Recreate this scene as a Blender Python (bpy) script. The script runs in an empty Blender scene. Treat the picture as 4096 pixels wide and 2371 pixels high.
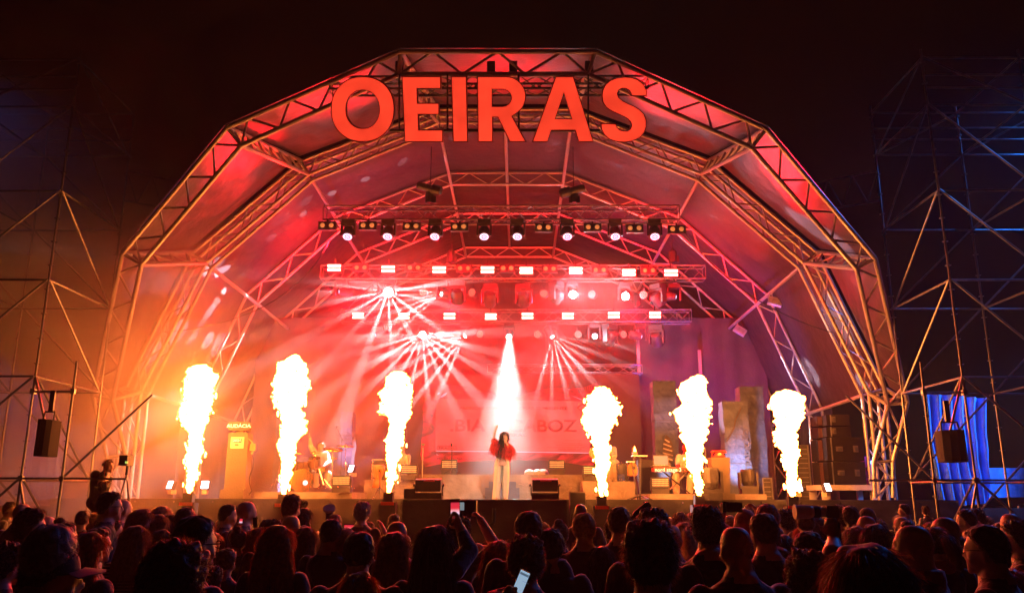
import bpy, bmesh, math, random
import numpy as np
from mathutils import Vector, Matrix, noise, Euler
random.seed(7); rng = np.random.default_rng(7)
sc = bpy.context.scene; COL = sc.collection
# ------------------------------------------------------------------ camera
F, TH, YAW, ROLL, CX, H = 3302.6, .2395, .0079, .0021, .3687, 1.95
def ray(px, py):
    x = px-2048; y = py-1185.5
    cr, sr = math.cos(-ROLL), math.sin(-ROLL)
    x, y = cr*x-sr*y, sr*x+cr*y
    x /= F; u = -y/F
    ct, st = math.cos(TH), math.sin(TH)
    Y = ct-u*st; Z = st+u*ct
    c, s = math.cos(YAW), math.sin(YAW)
    return Vector((c*x-s*Y, s*x+c*Y, Z))
def at(px, py, Y):
    r = ray(px, py); t = Y/r.y; return Vector((CX+r.x*t, Y, H+r.z*t))
def onplane(px, py, Y0, Z0, tn):          # plane Y = Y0 - (Z-Z0)*tn
    r = ray(px, py)
    t = (Y0-(H-Z0)*tn)/(r.y+r.z*tn)
    return Vector((CX+r.x*t, r.y*t, H+r.z*t))
fw = ray(2048, 1185.5).normalized()
rt = (ray(2148, 1185.5)-ray(2048, 1185.5)).normalized(); up = rt.cross(fw).normalized()
cam = bpy.data.objects.new('camera', bpy.data.cameras.new('camera')); COL.objects.link(cam)
M4 = Matrix((rt, up, -fw)).transposed().to_4x4(); M4.translation = (CX, 0, H)
cam.matrix_world = M4
cam.data.sensor_width = 36; cam.data.lens = F/4096*36; cam.data.clip_end = 2000; cam.data.clip_start = .05
sc.camera = cam
sc.view_settings.view_transform = 'Standard'; sc.view_settings.look = 'None'
sc.view_settings.exposure = 0; sc.view_settings.gamma = 1
cy = sc.cycles
cy.max_bounces = 4; cy.diffuse_bounces = 2; cy.glossy_bounces = 2; cy.transmission_bounces = 2
cy.volume_bounces = 0; cy.transparent_max_bounces = 16; cy.use_denoising = True
cy.use_light_tree = True; cy.sample_clamp_indirect = 4; cy.sample_clamp_direct = 0
cy.volume_step_rate = 1.0; cy.volume_max_steps = 64; cy.use_adaptive_sampling = False
try:
    cy.denoiser = 'OPENIMAGEDENOISE'; cy.denoising_input_passes = 'RGB_ALBEDO_NORMAL'
except Exception: pass
# ------------------------------------------------------------------ night sky
w = bpy.data.worlds.new("World"); sc.world = w; w.use_nodes = True
nt = w.node_tree; bg = nt.nodes['Background']
sky = nt.nodes.new('ShaderNodeTexSky'); sky.sky_type = 'NISHITA'; sky.sun_disc = False
sky.sun_elevation = math.radians(-7); sky.sun_rotation = math.radians(30)
mx = nt.nodes.new('ShaderNodeMixRGB'); mx.blend_type = 'ADD'; mx.inputs[0].default_value = 1
mx.inputs[2].default_value = (.006, .001, .002, 1)
nt.links.new(sky.outputs[0], mx.inputs[1]); nt.links.new(mx.outputs[0], bg.inputs[0])
bg.inputs[1].default_value = .12
# ------------------------------------------------------------------ tunables
HAZE = .0011
FLAME_E = 74
RED = (1, .003, .01)
# ------------------------------------------------------------------ lamps
def lamp(name, kind, loc, col, W, aim=None, size=None, blend=.3, rad=.05, gobo=None):
    l = bpy.data.lights.new(name, kind); l.energy = W; l.color = col
    if kind == 'SPOT':
        l.spot_size = math.radians(size); l.spot_blend = blend; l.shadow_soft_size = rad
    elif kind == 'AREA':
        l.shape = 'DISK'; l.size = rad; l.spread = math.radians(size)
    else: l.shadow_soft_size = rad
    o = bpy.data.objects.new(name, l); COL.objects.link(o); o.location = loc
    if aim is not None:
        o.rotation_euler = (Vector(aim)-Vector(loc)).to_track_quat('-Z', 'Y').to_euler()
    if gobo:
        l.use_nodes = True; n = l.node_tree; em = n.nodes['Emission']
        tc = n.nodes.new('ShaderNodeTexCoord')
        sep = n.nodes.new('ShaderNodeSeparateXYZ'); n.links.new(tc.outputs['Normal'], sep.inputs[0])
        dv = []
        for k in (0, 1):
            m = n.nodes.new('ShaderNodeMath'); m.operation = 'DIVIDE'
            n.links.new(sep.outputs[k], m.inputs[0]); n.links.new(sep.outputs[2], m.inputs[1]); dv.append(m)
        cb = n.nodes.new('ShaderNodeCombineXYZ')
        n.links.new(dv[0].outputs[0], cb.inputs[0]); n.links.new(dv[1].outputs[0], cb.inputs[1])
        cb.inputs[2].default_value = gobo[1]
        vo = n.nodes.new('ShaderNodeTexVoronoi'); vo.inputs['Scale'].default_value = gobo[0]
        n.links.new(cb.outputs[0], vo.inputs['Vector'])
        mr = n.nodes.new('ShaderNodeMapRange'); mr.inputs[1].default_value = .3; mr.inputs[2].default_value = .17
        mr.inputs[3].default_value = .02; mr.inputs[4].default_value = 7
        n.links.new(vo.outputs['Distance'], mr.inputs[0]); n.links.new(mr.outputs[0], em.inputs['Strength'])
    return o
# ------------------------------------------------------------------ materials
MATS = {}
def mat(name, col=(.5, .5, .5), rough=.6, metal=0, var=.15, scale=6, bump=0, bscale=30, emit=None, es=1, sheen=0, trans=0, coat=0, col2=None):
    if name in MATS: return MATS[name]
    m = bpy.data.materials.new(name); m.use_nodes = True; n = m.node_tree; p = n.nodes['Principled BSDF']
    p.inputs['Roughness'].default_value = rough; p.inputs['Metallic'].default_value = metal
    tc = n.nodes.new('ShaderNodeTexCoord')
    nz = n.nodes.new('ShaderNodeTexNoise'); nz.inputs['Scale'].default_value = scale; nz.inputs['Detail'].default_value = 4
    n.links.new(tc.outputs['Object'], nz.inputs['Vector'])
    rp = n.nodes.new('ShaderNodeValToRGB')
    c2 = col2 or tuple(min(1, c*(1+var)) for c in col); c1 = tuple(c*(1-var) for c in col)
    rp.color_ramp.elements[0].color = (*c1, 1); rp.color_ramp.elements[1].color = (*c2, 1)
    rp.color_ramp.elements[0].position = .35; rp.color_ramp.elements[1].position = .65
    n.links.new(nz.outputs['Fac'], rp.inputs[0]); n.links.new(rp.outputs[0], p.inputs['Base Color'])
    if bump:
        b = n.nodes.new('ShaderNodeTexNoise'); b.inputs['Scale'].default_value = bscale; b.inputs['Detail'].default_value = 5
        n.links.new(tc.outputs['Object'], b.inputs['Vector'])
        bp = n.nodes.new('ShaderNodeBump'); bp.inputs['Strength'].default_value = bump; bp.inputs['Distance'].default_value = .05
        n.links.new(b.outputs['Fac'], bp.inputs['Height']); n.links.new(bp.outputs[0], p.inputs['Normal'])
    if sheen: p.inputs['Sheen Weight'].default_value = sheen; p.inputs['Sheen Roughness'].default_value = .4
    if coat: p.inputs['Coat Weight'].default_value = coat
    if trans:
        tr = n.nodes.new('ShaderNodeBsdfTranslucent'); n.links.new(rp.outputs[0], tr.inputs[0])
        mix = n.nodes.new('ShaderNodeMixShader'); mix.inputs[0].default_value = trans
        n.links.new(p.outputs[0], mix.inputs[1]); n.links.new(tr.outputs[0], mix.inputs[2])
        n.links.new(mix.outputs[0], n.nodes['Material Output'].inputs[0])
    if emit:
        p.inputs['Emission Color'].default_value = (*emit, 1); p.inputs['Emission Strength'].default_value = es
    MATS[name] = m; return m
steel = mat('painted_steel', (.4, .36, .33), .35, .35, .08)
galv = mat('galvanised_tube', (.2, .2, .2), .4, .7, .15)
black = mat('black_metal', (.025, .025, .028), .45, 0, .2)
blackp = mat('black_paint', (.035, .033, .035), .5, 0, .2, bump=.15, bscale=60)
drape = mat('black_drape', (.012, .011, .012), .85, 0, .3, 2, bump=.6, bscale=3)
skirtm = mat('stage_skirt_cloth', (.014, .013, .012), .5, 0, .3, 3, bump=.5, bscale=4)
memb = mat('roof_membrane', (.046, .024, .028), .5, 0, .15, 1.2, bump=.9, bscale=2.6)
marble = mat('marble_paint', (.17, .135, .11), .6, 0, .05, 2.5, bump=.5, bscale=5, col2=(.24, .21, .19))
stone = mat('cast_stone', (.055, .075, .14), .7, 0, .2, 3, bump=.8, bscale=5)
stone_dark = mat('stone_crack', (.08, .07, .08), .9)
whitep = mat('white_paint', (.45, .43, .42), .5, 0, .06)
chrome = mat('chrome', (.75, .73, .7), .15, 1, .05)
brass = mat('cymbal_brass', (.7, .45, .12), .25, 1, .15)
redp = mat('red_paint', (.55, .03, .02), .4)
deckm = mat('stage_deck', (.03, .028, .028), .5, 0, .3)
groundm = mat('paving', (.05, .048, .045), .8, 0, .3, 2, bump=.4, bscale=40)
wood = mat('guitar_wood', (.5, .16, .04), .3, 0, .2, coat=.5)
glassb = mat('dark_lens', (.02, .02, .025), .08, 0, .1)
creamcloth = mat('cream_cloth', (.5, .42, .32), .8, 0, .06, 8, bump=.5, bscale=14, sheen=.3)
redfringe = mat('red_fringe', (.6, .03, .03), .7, 0, .3, 20, trans=.2)
skin = mat('skin', (.48, .27, .19), .5, 0, .1, 12)
tarp = mat('blue_tarp', (.08, .3, .75), .45, 0, .15, 2, bump=.8, bscale=4)
tarpw = mat('pale_tarp', (.45, .5, .6), .5, 0, .15, 2, bump=.8, bscale=4)
textd = mat('dark_lettering', (.02, .012, .012), .6)
amber = mat('amber_cell', (.5, .35, .15), .2, 0, .05, emit=(1, .5, .18), es=.7)
led_w = mat('led_cool_lit', (.8, .85, 1), .3, emit=(.75, .8, 1), es=9)
led_lens = mat('led_lens_dim', (.5, .4, .5), .2, emit=(1, .6, .85), es=3)
led_red = mat('led_cell_red', (.5, .2, .15), .3, emit=(1, .22, .14), es=1.1)
strobe_m = mat('strobe_bar_lit', (1, .8, .7), .3, emit=(1, .035, .025), es=105)
star_m = mat('lens_lit', (1, 1, 1), .3, emit=(.75, .92, 1), es=30)
warm_l = mat('blinder_lens', (.6, .35, .15), .15, 0, .1, emit=(1, .4, .12), es=.35)
sign_face = mat('sign_face_lit', (.8, .05, .03), .4, emit=(1, .055, .022), es=1.0)
# ------------------------------------------------------------------ mesh builder
class MB:
    def __init__(s): s.v = []; s.f = []; s.m = []; s.mi = 0
    def add(s, vs, fs):
        o = len(s.v); s.v += [tuple(v) for v in vs]
        s.f += [tuple(i+o for i in f) for f in fs]; s.m += [s.mi]*len(fs); return s
    def box(s, c, d, R=None, taper=1, bev=0):
        x, y, z = d[0]/2, d[1]/2, d[2]/2; vs = []
        for k in (-1, 1):
            t = taper if k > 0 else 1
            for i, j in ((-1, -1), (1, -1), (1, 1), (-1, 1)): vs.append(Vector((i*x*t, j*y*t, k*z)))
        if R is not None: vs = [R @ v for v in vs]
        c = Vector(c); return s.add([v+c for v in vs], [(3, 2, 1, 0), (4, 5, 6, 7), (0, 1, 5, 4), (1, 2, 6, 5), (2, 3, 7, 6), (3, 0, 4, 7)])
    def tube(s, a, b, r, n=8, r2=None, cap=True):
        a = Vector(a); b = Vector(b); d = b-a
        if d.length < 1e-6: return s
        q = d.to_track_quat('Z', 'Y'); r2 = r if r2 is None else r2; vs = []
        for p, rr in ((a, r), (b, r2)):
            for i in range(n):
                t = 2*math.pi*i/n; vs.append(p+q @ Vector((rr*math.cos(t), rr*math.sin(t), 0)))
        fs = [(i, (i+1) % n, n+(i+1) % n, n+i) for i in range(n)]
        if cap: fs += [tuple(range(n))[::-1], tuple(range(n, 2*n))]
        return s.add(vs, fs)
    def path(s, pts, r, n=6):
        for a, b in zip(pts, pts[1:]): s.tube(a, b, r, n)
        return s
    def lathe(s, c, prof, n=16, R=None):            # prof [(r,z)]
        c = Vector(c); vs = []; fs = []
        for r, z in prof:
            for i in range(n):
                t = 2*math.pi*i/n; v = Vector((r*math.cos(t), r*math.sin(t), z))
                vs.append((R @ v if R is not None else v)+c)
        for k in range(len(prof)-1):
            for i in range(n): fs.append((k*n+i, k*n+(i+1) % n, (k+1)*n+(i+1) % n, (k+1)*n+i))
        fs += [tuple(range(n))[::-1], tuple(range((len(prof)-1)*n, len(prof)*n))]
        return s.add(vs, fs)
    def ell(s, c, r, n=12, m=8, R=None, fn=None):
        vs = []; fs = []; c = Vector(c)
        for j in range(m+1):
            ph = math.pi*j/m
            for i in range(n):
                t = 2*math.pi*i/n
                v = Vector((r[0]*math.sin(ph)*math.cos(t), r[1]*math.sin(ph)*math.sin(t), r[2]*math.cos(ph)))
                if fn: v = fn(v)
                vs.append((R @ v if R is not None else v)+c)
        for j in range(m):
            for i in range(n): fs.append((j*n+i, (j+1)*n+i, (j+1)*n+(i+1) % n, j*n+(i+1) % n))
        return s.add(vs, fs)
    def prism(s, pts, off):                           # pts: 3d outline, off: thickness vector
        n = len(pts); off = Vector(off); P = [Vector(p) for p in pts]
        return s.add(P+[p+off for p in P], [tuple(range(n))[::-1], tuple(range(n, 2*n))]+[(i, (i+1) % n, n+(i+1) % n, n+i) for i in range(n)])
    def grid(s, fn, nu, nv):
        vs = [fn(i/nu, j/nv) for j in range(nv+1) for i in range(nu+1)]
        return s.add(vs, [(j*(nu+1)+i, j*(nu+1)+i+1, (j+1)*(nu+1)+i+1, (j+1)*(nu+1)+i) for j in range(nv) for i in range(nu)])
    def mesh(s, name, smooth=False):
        me = bpy.data.meshes.new(name); me.from_pydata(s.v, [], s.f); 
        if smooth: me.polygons.foreach_set('use_smooth', [True]*len(s.f))
        me.polygons.foreach_set('material_index', s.m); me.update(); return me
def rotz(a): return Matrix.Rotation(a, 3, 'Z')
def rotx(a): return Matrix.Rotation(a, 3, 'X')
def roty(a): return Matrix.Rotation(a, 3, 'Y')
def tagp(o, label=None, cat=None, group=None, kind=None):
    for k, v in (('label', label), ('category', cat), ('group', group), ('kind', kind)):
        if v: o[k] = v
    return o
class T:
    """one thing: an empty at its base and its parts, given in coordinates local to the base"""
    def __init__(s, name, label, cat, loc=(0, 0, 0), rz=0, group=None):
        s.o = bpy.data.objects.new(name, None); COL.objects.link(s.o); s.o.empty_display_size = .2
        s.o.location = loc; s.o.rotation_euler = (0, 0, rz); s.loc = Vector(loc); tagp(s.o, label, cat, group)
    def part(s, name, mb, m, parent=None, world=False, smooth=False, label=None):
        if world: mb.v = [tuple(Vector(v)-s.loc) for v in mb.v]
        me = mb.mesh(name, smooth)
        for x in (m if isinstance(m, (list, tuple)) else [m]): me.materials.append(x)
        o = bpy.data.objects.new(name, me); COL.objects.link(o); o.parent = parent or s.o
        if label: o['label'] = label
        return o
def dup(t, loc, rz=0, label=None, group=None, rot=None):
    src = t.o if isinstance(t, T) else t
    r = src.copy(); COL.objects.link(r); r.location = loc; r.rotation_euler = rot or (0, 0, rz)
    if label: r['label'] = label
    if group: r['group'] = group
    def rec(a, b):
        for ch in list(a.children):
            c = ch.copy(); COL.objects.link(c); c.parent = b; rec(ch, c)
    rec(src, r); return r
def single(name, mb, m, label, cat, group=None, kind=None, smooth=False, loc=(0, 0, 0)):
    me = mb.mesh(name, smooth)
    for x in (m if isinstance(m, (list, tuple)) else [m]): me.materials.append(x)
    o = bpy.data.objects.new(name, me); COL.objects.link(o); o.location = loc
    return tagp(o, label, cat, group, kind)
def textmesh(txt, size, thick=.004, off=0, align='CENTER', xs=1):
    cu = bpy.data.curves.new('lettering', 'FONT'); cu.body = txt; cu.size = size; cu.extrude = thick; cu.offset = off; cu.align_x = align; cu.align_y = 'CENTER'
    o = bpy.data.objects.new('tmp', cu); COL.objects.link(o)
    bpy.context.view_layer.update()
    me = bpy.data.meshes.new_from_object(o.evaluated_get(bpy.context.evaluated_depsgraph_get()))
    mb = MB(); mb.add([(v.co.x*xs, -v.co.z, v.co.y) for v in me.vertices], [tuple(p.vertices) for p in me.polygons])
    bpy.data.objects.remove(o); bpy.data.meshes.remove(me); return mb       # lies in XZ plane, facing -Y
def shift(mb, d, R=None):
    d = Vector(d); mb.v = [tuple((R @ Vector(v) if R is not None else Vector(v))+d) for v in mb.v]; return mb
def curve_fill(polys, thick):
    cu = bpy.data.curves.new('outline', 'CURVE'); cu.dimensions = '2D'; cu.fill_mode = 'BOTH'; cu.extrude = thick
    for poly in polys:
        sp = cu.splines.new('POLY'); sp.points.add(len(poly)-1); sp.use_cyclic_u = True
        for p, q in zip(sp.points, poly): p.co = (q[0], q[1], 0, 1)
    o = bpy.data.objects.new('tmp', cu); COL.objects.link(o); bpy.context.view_layer.update()
    me = bpy.data.meshes.new_from_object(o.evaluated_get(bpy.context.evaluated_depsgraph_get()))
    r = [tuple(v.co) for v in me.vertices], [tuple(p.vertices) for p in me.polygons]
    bpy.data.objects.remove(o); bpy.data.meshes.remove(me); return r
DZ = 1.93                                  # height of the stage deck
#SECTION ground
g = MB(); g.add([(-160, -40, 0), (160, -40, 0), (160, 260, 0), (-160, 260, 0)], [(0, 1, 2, 3)])
single('ground', g, groundm, None, None, kind='structure')
# ------------------------------------------------------------------ stage platform
st = T('stage_platform', 'wide raised black stage deck behind a hanging dark skirt', 'stage', (0, 20, 0))
d = MB(); d.box((0, 26.8, DZ-.06), (21.4, 13.4, .12)); st.part('deck', d, deckm, world=True)
rs = random.Random(3)
def skirt(x0, x1, y, z0, z1, amp=.035, nu=160):
    def fn(u, v):
        x = x0+(x1-x0)*u
        return (x, y+amp*noise.noise(Vector((x*1.3, v*1.2, y)))*2*(1-.7*v), z0+(z1-z0)*v-(.02 if 0 < v < 1 else 0)*math.sin(x*2))
    return MB().grid(fn, nu, 8)
st.part('skirt', skirt(-10.7, 10.7, 20.04, .05, DZ-.005), skirtm, world=True, smooth=True)
e = MB(); x = -10.5
while x < 10.6:
    e.lathe((x, 19.97, DZ-.07), [(.022, -.004), (.022, .004), (.012, .004)], 8, rotx(math.pi/2)); x += .92
st.part('eyelet_row', e, chrome, world=True)
th = T('stage_thrust', 'black cloth covered box jutting from the centre of the stage front', 'stage', (-.85, 18.9, 0))
tx0 = at(1617, 1995, 18.1).x; tx1 = at(2262, 1995, 18.1).x
d = MB(); d.box(((tx0+tx1)/2, 19, .98), (tx1-tx0, 1.9, DZ-.03-.02)); th.part('box', d, drape, world=True)
cl = skirt(tx0-.02, tx1+.02, 18.02, .04, DZ-.01, .02, 60)
th.part('cloth', cl, drape, world=True, smooth=True)
# crowd barrier
ba = T('crowd_barrier', 'low metal crowd barrier with a red lit top rail before the stage', 'barrier', (0, 16, 0))
d = MB(); d.tube((-10, 16, 1.08), (10, 16, 1.08), .03); ba.part('top_rail', d, galv, world=True)
d = MB()
for k in range(15): d.box((-9.3+k*1.33, 16.03, .55), (1.3, .02, 1.0))
ba.part('panel', d, mat('barrier_panel', (.12, .11, .11), .4, .6), world=True)
# ------------------------------------------------------------------ arched stage roof
roof = T('stage_roof', 'arched truss stage roof with a tilted front arch and dark membrane', 'stage roof', (0, 21, DZ))
SL = .0137
def zl(y): return -(y-21)*SL
IN = [(9.1, DZ), (9.1, 4.5), (7.77, 7.86), (5.24, 10.33), (1.8, 11.82)]
OUT = [(9.5, DZ), (9.5, 4.62), (8.12, 8.16), (5.46, 10.72), (1.84, 12.22)]
def ribpts(P, y):
    L = [Vector((-x, y, z+(zl(y) if z > 3 else 0))) for x, z in P]
    R = [Vector((x, y, z+(zl(y) if z > 3 else 0))) for x, z in P][::-1]
    return L+R
def zig(mb, A, B, r, n):
    """webbing between two chord segments A (a0,a1) and B (b0,b1)"""
    pts = []
    for i in range(n+1):
        t = i/n
        pts.append(A[0].lerp(A[1], t) if i % 2 else B[0].lerp(B[1], t))
    for a, b in zip(pts, pts[1:]): mb.tube(a, b, r, 6, cap=False)
def arch(name, O, I, r=.06, rw=.028, wmat=steel, nd=(4, 4, 8, 8, 8, 8, 8, 4, 4), label=None):
    c = MB()
    for k in range(len(O)-1): c.tube(O[k], O[k+1], r, 10)
    oc = roof.part(name, c, steel, world=True, smooth=False, label=label)
    c = MB()
    for k in range(len(I)-1): c.tube(I[k], I[k+1], r, 10)
    roof.part('inner_chord', c, steel, parent=oc, world=True)
    c = MB(); S = len(O)-1
    for k in range(S):
        n = max(2, int(round((O[k+1]-O[k]).length/.55/2))*2)
        zig(c, (O[k], O[k+1]), (I[k], I[k+1]), rw, n)
        c.tube(O[k], I[k], r*.8, 6)
    roof.part('webbing', c, wmat, parent=oc, world=True)
    return oc
# the front arch, raked toward the crowd about the side joints
tn = math.tan(math.radians(43)); PY, PZ = 19.9, 4.5
fp = lambda p: onplane(p[0], p[1], PY, PZ, tn)
AO = [fp(p) for p in [(370, 1580), (490, 1014), (909, 510), (1601, 207), (2381, 208), (3065, 517), (3500, 1035), (3630, 1609)]]
AI = [fp(p) for p in [(450, 1596), (565, 1058), (966, 582), (1597, 298), (2353, 298), (3006, 592), (3425, 1074), (3552, 1618)]]
fl = [(at(428, 1825, 20.4), at(503, 1822, 20.4)), (at(3572, 1842, 20.4), at(3494, 1848, 20.4))]
gl = [at(3573, 1990, 20.4), at(3500, 1990, 20.4)]
AOf = [at(436, 1990, 20.4), fl[0][0]]+AO+[fl[1][0], gl[0]]
AIf = [at(500, 1990, 20.4), fl[0][1]]+AI+[fl[1][1], gl[1]]
arch('front_arch', AOf, AIf, .052, .027)
# paired arches behind it and single arches further in
for y, r in ((20.62, .046), (21.04, .046), (25.0, .042), (28.8, .042), (32.85, .042)):
    arch('rear_arch', ribpts(OUT, y), ribpts(IN, y), r, .02)
BO = ribpts(OUT, 20.6); BI = ribpts(IN, 20.6)
c = MB()
for k in range(len(AO)):
    a, b = AO[k], BO[k+1]; a2, b2 = AI[k], BI[k+1]
    c.tube(a, b, .055, 8); c.tube(a2, b2, .055, 8)
    n = max(4, int((a-b).length/.35)//2*2); zig(c, (a, b), (a2, b2), .026, n)
roof.part('tie_truss', c, steel, world=True)
c = MB()
for k in range(1, 9):
    i0 = ribpts(IN, 21.04)[k]; i1 = ribpts(IN, 32.85)[k]; c.tube(i0, i1, .05, 8)
c.tube(Vector((0, 21.04, 12.2)), Vector((0, 32.85, 12.05)), .05, 8)
roof.part('purlin', c, steel, world=True)
# side posts at the back
for px in (1215+2000,): pass
# membrane panels
def panel(a0, a1, b0, b1, nu=26, nv=14, sag=.1, off=.07, wr=.03, seed=0):
    nrm = (a1-a0).cross(b0-a0).normalized()
    if nrm.z < 0: nrm = -nrm
    def fn(u, v):
        p = a0.lerp(a1, u).lerp(b0.lerp(b1, u), v)
        e = math.sin(math.pi*u)*math.sin(math.pi*v)
        q = Vector((p.x*1.1+seed, p.y*1.1, p.z*1.1))
        dd = noise.noise(q*.8)*wr*2+noise.noise(q*2.7)*wr
        edge = min(1, 8*min(u, 1-u, v, 1-v))
        return p+nrm*(off-sag*e+dd*edge)
    return MB().grid(fn, nu, nv)
BOo = ribpts(OUT, 20.5)
for k in range(len(AO)-1):
    roof.part('canopy_panel', panel(AO[k], AO[k+1], BOo[k+1], BOo[k+2], seed=k*3, sag=.12, nu=30, nv=20, wr=.05), memb, world=True, smooth=True)
ys = [20.9, 25.0, 28.8, 32.9]
for j in range(3):
    P0 = ribpts(OUT, ys[j]); P1 = ribpts(OUT, ys[j+1])
    for k in range(1, 8):
        roof.part('roof_panel', panel(P0[k], P0[k+1], P1[k], P1[k+1], seed=k*5+j, sag=-.02, off=.09), memb, world=True, smooth=True)
# back wall and side drapes
bk = ribpts(OUT, 33.0)
c = MB(); c.add(bk, [tuple(range(len(bk)))]); roof.part('back_panel', c, mat('back_cloth', (.05, .045, .045), .8, 0, .2, 1, bump=.5, bscale=2), world=True)
for s in (-1, 1):
    c = MB(); y0, y1 = (24.5, 33)
    c.grid(lambda u, v: (s*(9.62+.03*math.sin(u*60)), y0+(y1-y0)*u, .1+(4.75-.1)*v), 90, 4)
    single('side_drape', c, drape, 'black pleated side drape %s of the stage wing' % ('on the drummer side' if s < 0 else 'on the keyboard side'), 'drape', smooth=True)
# ------------------------------------------------------------------ OEIRAS letters
n = sign_face.node_tree; p_ = n.nodes['Principled BSDF']; nz = n.nodes.new('ShaderNodeTexNoise'); nz.inputs['Scale'].default_value = 1.7; nz.inputs['Detail'].default_value = 2
n.links.new(n.nodes['Texture Coordinate'].outputs['Object'], nz.inputs['Vector']); mr = n.nodes.new('ShaderNodeMapRange'); mr.inputs[1].default_value = .3; mr.inputs[2].default_value = .7; mr.inputs[3].default_value = .82; mr.inputs[4].default_value = 1.25
n.links.new(nz.outputs['Fac'], mr.inputs[0]); n.links.new(mr.outputs[0], p_.inputs['Emission Strength'])
K = 1/1.8; PX = lambda q: (1300+q[0]*K, 150+q[1]*K)
def arc(cx, cy_, rx, ry, a0, a1, n):
    return [(cx+rx*math.cos(math.radians(a0+(a1-a0)*i/n)), cy_+ry*math.sin(math.radians(a0+(a1-a0)*i/n))) for i in range(n+1)]
def sup(cx, cy_, rx, ry, n=56, e=2.15):
    o = []
    for i in range(n):
        t = 2*math.pi*i/n; c_, s_ = math.cos(t), math.sin(t)
        o.append((cx+rx*math.copysign(abs(c_)**(2/e), c_), cy_+ry*math.copysign(abs(s_)**(2/e), s_)))
    return o
LET = {}
LET['O'] = [sup(270, 517, 230, 237), sup(270, 518, 120, 137)]
LET['E'] = [[(550, 280), (835, 280), (835, 372), (665, 372), (668, 472), (822, 472), (822, 558), (673, 558), (676, 665), (850, 665), (850, 755), (572, 755)]]
LET['I'] = [[(907, 280), (1020, 280), (1030, 755), (920, 755)]]
LET['R'] = [[(1095, 280), (1300, 280)]+arc(1300, 426, 148, 146, -88, 50, 16)+[(1350, 570), (1451, 755), (1330, 755), (1243, 578), (1210, 578), (1210, 755), (1100, 755)],
            [(1205, 375), (1275, 375)]+arc(1275, 436, 66, 61, -85, 85, 12)+[(1275, 497), (1205, 497)]]
LET['A'] = [[(1660, 280), (1790, 280), (1937, 755), (1825, 755), (1800, 672), (1632, 672), (1605, 755), (1490, 755)], [(1720, 400), (1775, 585), (1660, 585)]]
S_out = [(2322, 425), (2318, 380), (2295, 335), (2255, 303), (2210, 287), (2160, 283), (2105, 288), (2055, 307), (2018, 340), (1997, 382), (1992, 425), (2000, 470), (2025, 508), (2065, 535), (2110, 555), (2150, 573), (2180, 590), (2200, 612), (2206, 635), (2198, 658), (2178, 671), (2152, 672), (2125, 665), (2107, 648), (2098, 620), (1985, 618), (1988, 660), (2010, 703), (2045, 735), (2095, 753), (2155, 758), (2215, 750), (2265, 727), (2300, 690), (2316, 645), (2316, 595), (2300, 550), (2268, 518), (2225, 492), (2180, 472), (2145, 455), (2118, 432), (2108, 405), (2118, 382), (2140, 370), (2165, 371), (2190, 385), (2202, 405), (2205, 425)]
LET['S'] = [S_out]
SY, SZ, STN = 14.25, 9.0, math.tan(math.radians(28))
sg = T('stage_sign', 'huge glowing red letters reading OEIRAS hung under the front arch', 'sign', (0, 14.4, 9.6))
o0 = onplane(*PX((1180, 517)), SY, SZ, STN)
ex = Vector((1, 0, 0)); ez = Vector((0, -STN, 1)).normalized(); ny = ez.cross(ex)      # ny points away from the crowd
def toplane(q):
    p = onplane(*PX(q), SY, SZ, STN)-o0; return (p.dot(ex), p.dot(ez))
for L, polys in LET.items():
    P2 = [[toplane(q) for q in poly] for poly in polys]
    cen = sum((Vector(q) for q in P2[0]), Vector((0, 0)))/len(P2[0])
    vs, fs = curve_fill([[(q[0], q[1]) for q in poly] for poly in P2], .07)
    rim = MB(); rim.add([o0+ex*v[0]+ez*v[1]+ny*(v[2]+.09) for v in vs], fs)
    lo = sg.part('letter', rim, mat('sign_return', (.25, .04, .04), .4), world=True, label='glowing red letter '+L)
    # lit face, slightly smaller
    def inset(poly, dd):
        n = len(poly); out = []
        area = sum(poly[i][0]*poly[(i+1) % n][1]-poly[(i+1) % n][0]*poly[i][1] for i in range(n))
        sgn = 1 if area > 0 else -1
        for i in range(n):
            a, b, c_ = Vector(poly[i-1]), Vector(poly[i]), Vector(poly[(i+1) % n])
            e1 = (b-a).normalized(); e2 = (c_-b).normalized()
            n1 = Vector((-e1.y, e1.x))*sgn; n2 = Vector((-e2.y, e2.x))*sgn; m = (n1+n2)
            m = m/max(m.length_squared/2, .35) if m.length > 1e-4 else n1
            out.append(tuple(b+m*dd))
        return out
    P3 = [inset(P2[0], .02)]+[inset(p, -.014) for p in P2[1:]]
    vs, fs = curve_fill(P3, .004)
    face = MB(); face.add([o0+ex*v[0]+ez*v[1]+ny*(v[2]+.012) for v in vs], fs)
    sg.part('letter_face', face, sign_face, parent=lo, world=True)
def boxtruss(mb, a, b, w, h, r, rw, pitch=.5):
    a = Vector(a); b = Vector(b); d = (b-a).normalized(); sx = d.cross(Vector((0, 0, 1))).normalized(); u = Vector((0, 0, 1))
    cs = [sx*(w/2*i)+u*(h/2*j) for i, j in ((-1, -1), (1, -1), (1, 1), (-1, 1))]
    for c_ in cs: mb.tube(a+c_, b+c_, r, 6)
    n = max(2, int((b-a).length/pitch))
    for q in range(4):
        c0, c1 = cs[q], cs[(q+1) % 4]
        for i in range(n):
            p0 = a.lerp(b, i/n); p1 = a.lerp(b, (i+1)/n)
            mb.tube(p0+(c0 if i % 2 else c1), p1+(c1 if i % 2 else c0), rw, 5, cap=False)
    for p in (a, b):
        for q in range(4): mb.tube(p+cs[q], p+cs[(q+1) % 4], rw, 5)
    return mb
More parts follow.
